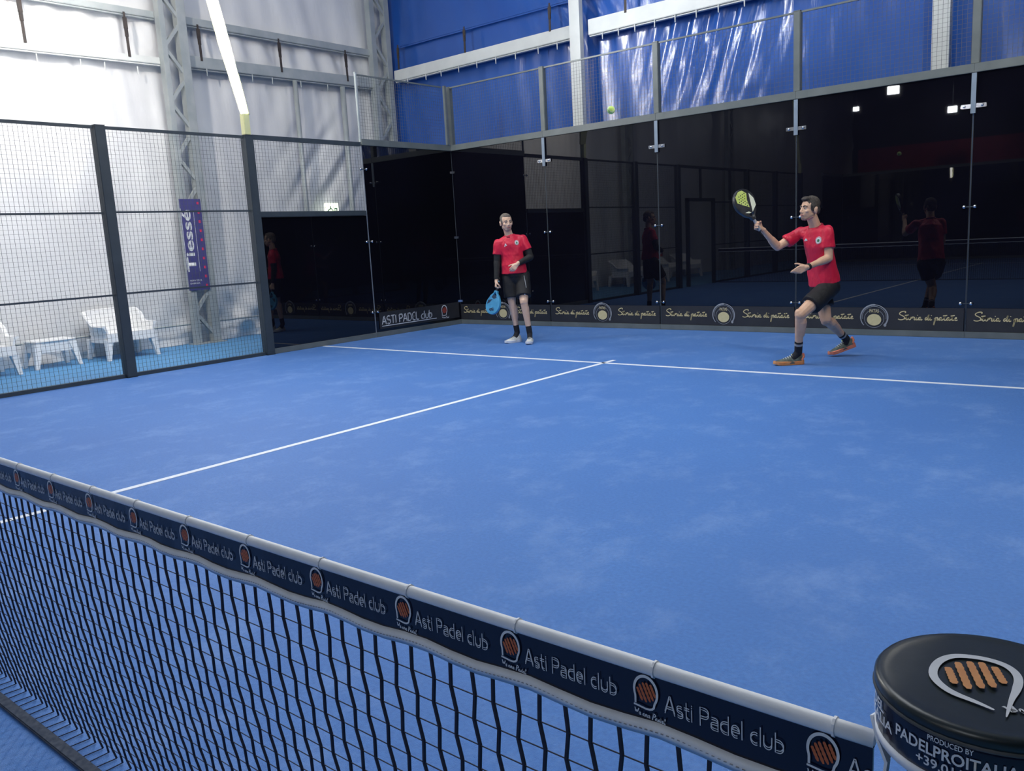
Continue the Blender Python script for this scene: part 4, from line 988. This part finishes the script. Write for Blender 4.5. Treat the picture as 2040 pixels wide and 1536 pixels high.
    if sleeves:
        for s in 'RL':
            sh, el, wr = g('sh' + s), g('el' + s), g('wr' + s); m = MB(); a = sh.lerp(el, .45)
            m.tube(a, el, .056, .046, 18); m.ell(el, (V((.046, 0, 0)), V((0, .046, 0)), V((0, 0, .046)))); m.tube(el, wr - (wr - el).normalized() * .015, .050, .033, 18)
            organic(m, 'arm_sleeve', 'sleeve_black', t, voxel=.006, smooth=3, fold=folds(foldseed + 9, .004))
    for s in 'RL':
        kn, an = g('kn' + s), g('an' + s); top = an + (kn - an).normalized() * J['sock']
        m = MB(); hl = V(J['heel' + s]).lerp(V(J['toe' + s]), .16) + V((0, 0, .05))
        m.tube(top, an, .0405, .0390, 18); m.ell(an, (V((.039, 0, 0)), V((0, .039, 0)), V((0, 0, .039)))); m.cap(an, V(J['heel' + s]).lerp(V(J['toe' + s]), .38) + V((0, 0, .048)), .038, .035)
        so = organic(m, 'sock', 'sock_black', t, voxel=.006, smooth=2)
        if J.get('stripe'):
            q = an.lerp(top, .72); dd = (top - an).normalized(); MB().tube(q - dd * .012, q + dd * .012, .0425, .0425, 20, cap=False).build('stripe', 'sock_grey', so, smooth=True)
    shoes_fn(t, J); trim_fn(t, J, shirt, shorts, Lf, F, U)
    return t

# view directions used only to turn heads and bodies: towards image left and towards the photographer
IL = V((-.77, -.63, 0)).normalized(); TC = V((.6425, -.7663, 0)).normalized()
def shoes_white(t, J):
    for s in 'RL':
        shoe(t, J['heel' + s], J['toe' + s], J.get('fu' + s, (0, 0, 1)), 'shoe_white', 'tape_white', 'shoe_trim')
def shoes_dark(t, J):
    for s in 'RL':
        sh, P = shoe(t, J['heel' + s], J['toe' + s], J.get('fu' + s, (0, 0, 1)), 'shoe_dark', 'shoe_orange' if s == 'L' else 'shoe_coral', 'print_white', 'shoe_coral')
        m = MB(); m.cap(P(.30, -.024, .094), P(.36, .024, .100), .008, .008, 8); m.build('tongue_trim', 'lime', sh, smooth=True)
def hair_grey(m, P, J):
    f = V(J['hf']).normalized(); u = V(J['hu']); u = (u - f * u.dot(f)).normalized(); r = f.cross(u)
    m.ell(P(0, -.024, .052), (r * .077, f * .088, u * .078), 24, 14); m.ell(P(0, .026, .086), (r * .052, f * .046, u * .034), 16, 10)
    for s in (-1, 1): m.ell(P(s * .062, -.012, .030), (r * .018, f * .046, u * .046), 14, 8)
    m.ell(P(0, -.062, .0), (r * .066, f * .050, u * .060), 18, 10)
def hair_dark(m, P, J):
    f = V(J['hf']).normalized(); u = V(J['hu']); u = (u - f * u.dot(f)).normalized(); r = f.cross(u)
    m.ell(P(0, -.020, .056), (r * .079, f * .090, u * .080), 24, 14); m.ell(P(0, .040, .102), (r * .050, f * .048, u * .026), 16, 10); m.ell(P(0, .072, .098), (r * .036, f * .022, u * .018), 14, 8)
    for s in (-1, 1): m.ell(P(s * .064, -.010, .028), (r * .0175, f * .050, u * .052), 14, 8)
    m.ell(P(0, -.064, -.002), (r * .064, f * .048, u * .060), 18, 10)
def crest(t, shirt, c, Lf, F, U, r=.030):
    dc = Decal(shirt, -F, .003); m = MB(); disc_grid(m, c, Lf * r, U * r * 1.15); dc.put(m, 'crest', 'print_white', t)
    dc.off = .0045; m = MB(); disc_grid(m, V(c) - U * .002, Lf * r * .38, U * r * .5, 12, 2); dc.put(m, 'crest_mark', 'exit_green', t)
    m = MB(); M_ = frame(V(c), Lf, U); ribbon(m, arc(0, 0, r * .86, r * 1.0, 0, 360, 26)[:-1], .003, M_, closed=True); dc.put(m, 'crest_ring', 'shirt_trim', t)
def logo_mark(dc, t, c, Lf, U, w_, h):
    m = MB(); M_ = frame(V(c), Lf, U); ribbon(m, [(-w_ / 2, -h / 2), (-w_ * .1, h * .1), (0, h / 2)], w_ * .4, M_); ribbon(m, [(w_ / 2, -h / 2 + h * .2), (w_ * .2, h * .05), (w_ * .05, h / 2)], w_ * .35, M_); dc.put(m, 'brand_mark', 'print_white', t)

JL = dict(head=(-2.262, 8.085, 1.640), hf=(TC * .95 - IL * .30 + V((0, 0, -.04))), hu=(-.04, -.02, 1), hk=1.02, neck=(-2.262, 8.135, 1.475), pelvis=(-2.215, 8.170, .960), hem=(-2.225, 8.160, .955),
    shR=(-2.380, 8.025, 1.375), shL=(-2.120, 8.250, 1.412), elR=(-2.405, 8.015, 1.120), wrR=(-2.392, 7.963, .872), elL=(-2.035, 8.290, 1.165), wrL=(-2.062, 8.030, 1.085),
    hipR=(-2.285, 8.120, .905), hipL=(-2.135, 8.225, .910), knR=(-2.262, 8.115, .560), knL=(-2.030, 8.090, .565), anR=(-2.255, 8.185, .135), anL=(-2.005, 8.150, .130),
    heelR=V((-2.232, 8.225, 0)), toeR=V((-2.232, 8.225, 0)) + (IL * .22 + TC * .17), heelL=V((-2.025, 8.195, 0)), toeL=V((-2.025, 8.195, 0)) + (TC * .27 + IL * .045),
    handR=dict(d=(-.02, -.25, -.97), t=TC * .9 + V((0, 0, -.35)), curl=(62, 70, 45), spread=0, grip=True), handL=dict(d=IL * .55 + TC * .25 + V((0, 0, -.55)), t=IL * .5 + V((0, 0, .7)), curl=(38, 48, 30), spread=2),
    shortR=.80, shortL=.78, sock=.11, slv=.60, shirt_w=.97)
def trim_L(t, J, shirt, shorts, Lf, F, U):
    nk = V(J['neck']); crest(t, shirt, nk - U * .115 + Lf * .080 + F * .1, Lf, F, U)
    dc = Decal(shirt, -F, .003); logo_mark(dc, t, nk - U * .125 - Lf * .075 + F * .1, Lf, U, .030, .040)
    d2 = Decal(shorts, -TC, .003); logo_mark(d2, t, (-2.035, 8.12, .655), -IL, V((0, 0, 1)), .030, .050)
    m = MB(); M_ = frame((-2.045, 8.16, .83), -IL, (0, 0, 1)); ribbon(m, [(-.012 + .02 * k / 10, .09 - .16 * k / 10) for k in range(11)], .008, M_); d2.put(m, 'piping', 'print_grey', t)
person(JL, 'person in red shirt with black arm sleeves standing near the corner, blue racket lowered', (-2.15, 8.17, 0), 'skin_light', 'hair_grey', 'stubble_grey', 11, True, shoes_white, hair_grey, trim_L)

JR = dict(head=(2.030, 7.655, 1.548), hf=(IL * .93 + TC * .34 + V((0, 0, .05))), hu=(.06, .05, 1), hk=1.0, neck=(2.062, 7.740, 1.385), pelvis=(2.125, 7.865, .815), hem=(2.115, 7.850, .800),
    shR=(1.880, 7.800, 1.320), shL=(2.195, 7.700, 1.325), elR=(1.708, 7.642, 1.190), wrR=(1.638, 7.422, 1.378), elL=(2.214, 7.690, 1.060), wrL=(2.105, 7.400, .990),
    hipR=(2.045, 7.920, .765), hipL=(2.190, 7.795, .765), knL=(2.035, 7.410, .520), knR=(2.140, 7.840, .430), anL=(1.975, 7.520, .125), anR=(2.222, 8.225, .185),
    heelL=V((2.010, 7.560, .002)), toeL=V((2.010, 7.560, .002)) + IL * .30, heelR=V((2.290, 8.300, .095)), toeR=V((2.290, 8.300, .095)) + (IL * .275 + V((0, 0, -.088))), fuR=(IL * .3 + V((0, 0, 1))),
    handR=dict(d=(-.50, -.66, .42), t=(-.25, -.1, .95), curl=(62, 70, 45), spread=0, grip=True), handL=dict(d=IL * .92 + TC * .12 + V((0, 0, -.26)), t=(0, 0, 1), curl=(8, 12, 8), spread=11),
    shortR=.62, shortL=.66, sock=.13, stripe=True, slv=.62, shirt_w=1.0)
def trim_R(t, J, shirt, shorts, Lf, F, U):
    nk = V(J['neck']); crest(t, shirt, nk - U * .125 + Lf * .085 + F * .1, Lf, F, U)
    dc = Decal(shirt, -F, .003); logo_mark(dc, t, nk - U * .115 - Lf * .065 + F * .1, Lf, U, .040, .022)
    D2 = (IL * -.6 - TC * .8); d2 = Decal(shorts, D2, .003); logo_mark(d2, t, (2.03, 7.49, .625), -IL, V((0, 0, 1)), .030, .045)
    m = MB(); M_ = frame((2.07, 7.74, .79), -IL, (0, 0, 1)); ribbon(m, [(.015 - .03 * k / 8, .03 - .07 * k / 8) for k in range(9)], .006, M_); d2.put(m, 'drawstring', 'print_white', t)
    w_, e_ = V(J['wrL']), V(J['elL']); dd = (w_ - e_).normalized(); MB().tube(w_ - dd * .028, w_ - dd * .002, .0345, .0335, 20).build('wristband', 'shorts_black', t, smooth=True)
person(JR, 'person in red shirt striding at the service line with racket raised, orange soled shoes', (2.05, 7.7, 0), 'skin', 'hair_dark', 'stubble', 23, False, shoes_dark, hair_dark, trim_R)

# ------------------------------------------------------------------ rackets
def racket(base, A, Nf, frame_mat, panel_mat, label, pale=None, panels=(), k=1.0):
    """butt of the grip at base, axis A, face normal Nf"""
    A = V(A).normalized(); Nf = V(Nf); Nf = (Nf - A * Nf.dot(A)).normalized(); S = A.cross(Nf)
    M = Matrix(((S.x, A.x, Nf.x, base[0]), (S.y, A.y, Nf.y, base[1]), (S.z, A.z, Nf.z, base[2]), (0, 0, 0, 1)))
    t = thing('padel_racket', base, label, 'racket')
    def outline():
        pts = [(.020, .13), (.030, .165), (.075, .20)] + [(.128 * math.cos(math.radians(a)), .325 + .130 * math.sin(math.radians(a))) for a in range(-40, 221, 12)] + [(-.075, .20), (-.030, .165), (-.020, .13)]
        return pts
    cu = bpy.data.curves.new('racket_head', 'CURVE'); cu.dimensions = '2D'; cu.fill_mode = 'BOTH'; cu.extrude = .015; cu.bevel_depth = .0035; cu.bevel_resolution = 2
    def spl(pts):
        s = cu.splines.new('POLY'); s.points.add(len(pts) - 1)
        for p, (x, y) in zip(s.points, pts): p.co = (x, y, 0, 1)
        s.use_cyclic_u = True
    spl(outline())
    holes = [(x, y) for j in range(-3, 4) for i in range(-3, 4) for x, y in [((i + .5 * (j % 2)) * .026, .330 + j * .024)] if (x / .088) ** 2 + ((y - .33) / .088) ** 2 < 1]
    for x, y in holes: spl([(x + .0060 * math.cos(a), y + .0060 * math.sin(a)) for a in [2 * math.pi * i / 10 for i in range(10)]])
    spl([(-.010, .150), (.010, .150), (.042, .195), (.026, .205), (-.026, .205), (-.042, .195)])
    o = bpy.data.objects.new('tmp', cu); COL.objects.link(o); dg = bpy.context.evaluated_depsgraph_get(); dg.update()
    me = bpy.data.meshes.new_from_object(o.evaluated_get(dg)); bpy.data.objects.remove(o); me.materials.clear(); me.transform(M); me.name = 'racket_head'
    link_mesh('racket_head', me, frame_mat, t)
    for side in (1, -1):
        for poly, mt in panels:
            c2 = bpy.data.curves.new('p', 'CURVE'); c2.dimensions = '2D'; c2.fill_mode = 'BOTH'
            def sp2(pts):
                s = c2.splines.new('POLY'); s.points.add(len(pts) - 1)
                for p, (x, y) in zip(s.points, pts): p.co = (x, y, 0, 1)
                s.use_cyclic_u = True
            sp2(poly)
            def inside(x, y):
                r = False
                for (x0, y0), (x1, y1) in zip(poly, poly[1:] + poly[:1]):
                    if (y0 > y) != (y1 > y) and x < (x1 - x0) * (y - y0) / (y1 - y0) + x0: r = not r
                return r
            for x, y in holes:
                if all(inside(x + .008 * math.cos(a), y + .008 * math.sin(a)) for a in [2 * math.pi * i / 8 for i in range(8)]): sp2([(x + .0066 * math.cos(a), y + .0066 * math.sin(a)) for a in [2 * math.pi * i / 10 for i in range(10)]])
            o = bpy.data.objects.new('tmp', c2); COL.objects.link(o); dg = bpy.context.evaluated_depsgraph_get(); dg.update()
            me = bpy.data.meshes.new_from_object(o.evaluated_get(dg)); bpy.data.objects.remove(o); me.materials.clear(); me.transform(M @ Matrix.Translation((0, 0, side * .0192))); me.name = 'face_panel'
            link_mesh('face_panel', me, mt, t)
    b = V(base)
    m = MB(); n = 10; m.rings([[b + A * y + S * (rx * math.cos(a)) + Nf * (ry * math.sin(a)) for a in [2 * math.pi * i / n for i in range(n)]] for y, rx, ry in ((0, .019, .017), (.006, .020, .018), (.012, .016, .014), (.13, .017, .0145), (.145, .018, .015))]); m.build('grip', 'grip_grey' if pale else 'racket_black', t, smooth=True)
    m = MB(); m.cap(b - A * .002, b + A * .006, .012, .012, 10); m.build('butt_cap', frame_mat, t, smooth=True)
    m = MB(); pr = b; 
    for q in (b - A * .03 + S * .018, b - A * .06 + S * .002, b - A * .03 - S * .014, b - A * .002): m.bar(pr, q, .003, .003); pr = q
    m.build('wrist_cord', 'strap_black', t)
    return t
wr, A_ = V(JR['wrR']), V((-.379, -.318, .869)).normalized()
d_ = V(JR['handR']['d']).normalized(); gc = wr + d_ * .078 + JR['nR'] * .026
racket(gc - A_ * .055, A_, TC * .86 + IL * -.45 + V((0, 0, .1)), 'racket_black', None, 'black and lime padel racket raised by the striking player', pale=True,
       panels=(([(.015, .255), (-.045, .31), (-.095, .36), (-.080, .42), (-.02, .448), (.03, .44), (.065, .39), (.03, .33)], 'racket_lime'), ([(.10, .24), (.02, .200), (.045, .265), (.092, .38), (.116, .31)], 'racket_pale'), ([(.0, .20), (-.03, .21), (-.07, .235), (-.02, .225)], 'racket_pale')))
wr, A_ = V(JL['wrR']), V((-2.457 + 2.398, 7.856 - 7.955, .369 - .740)).normalized()
d_ = V(JL['handR']['d']).normalized(); gc = wr + d_ * .078 + JL['nR'] * .026
racket(gc - A_ * .065, A_, TC * .70 + IL * .72, 'racket_blue', None, 'blue padel racket hanging from the hand of the player with black sleeves',
       panels=(([(-.03, .19), (.03, .19), (.05, .225), (.0, .245), (-.05, .225)], 'racket_navy'), ([(.02, .25), (.10, .27), (.11, .33), (.06, .30)], 'racket_navy'), ([(-.03, .36), (.05, .39), (.02, .42), (-.05, .40)], 'racket_navy')))
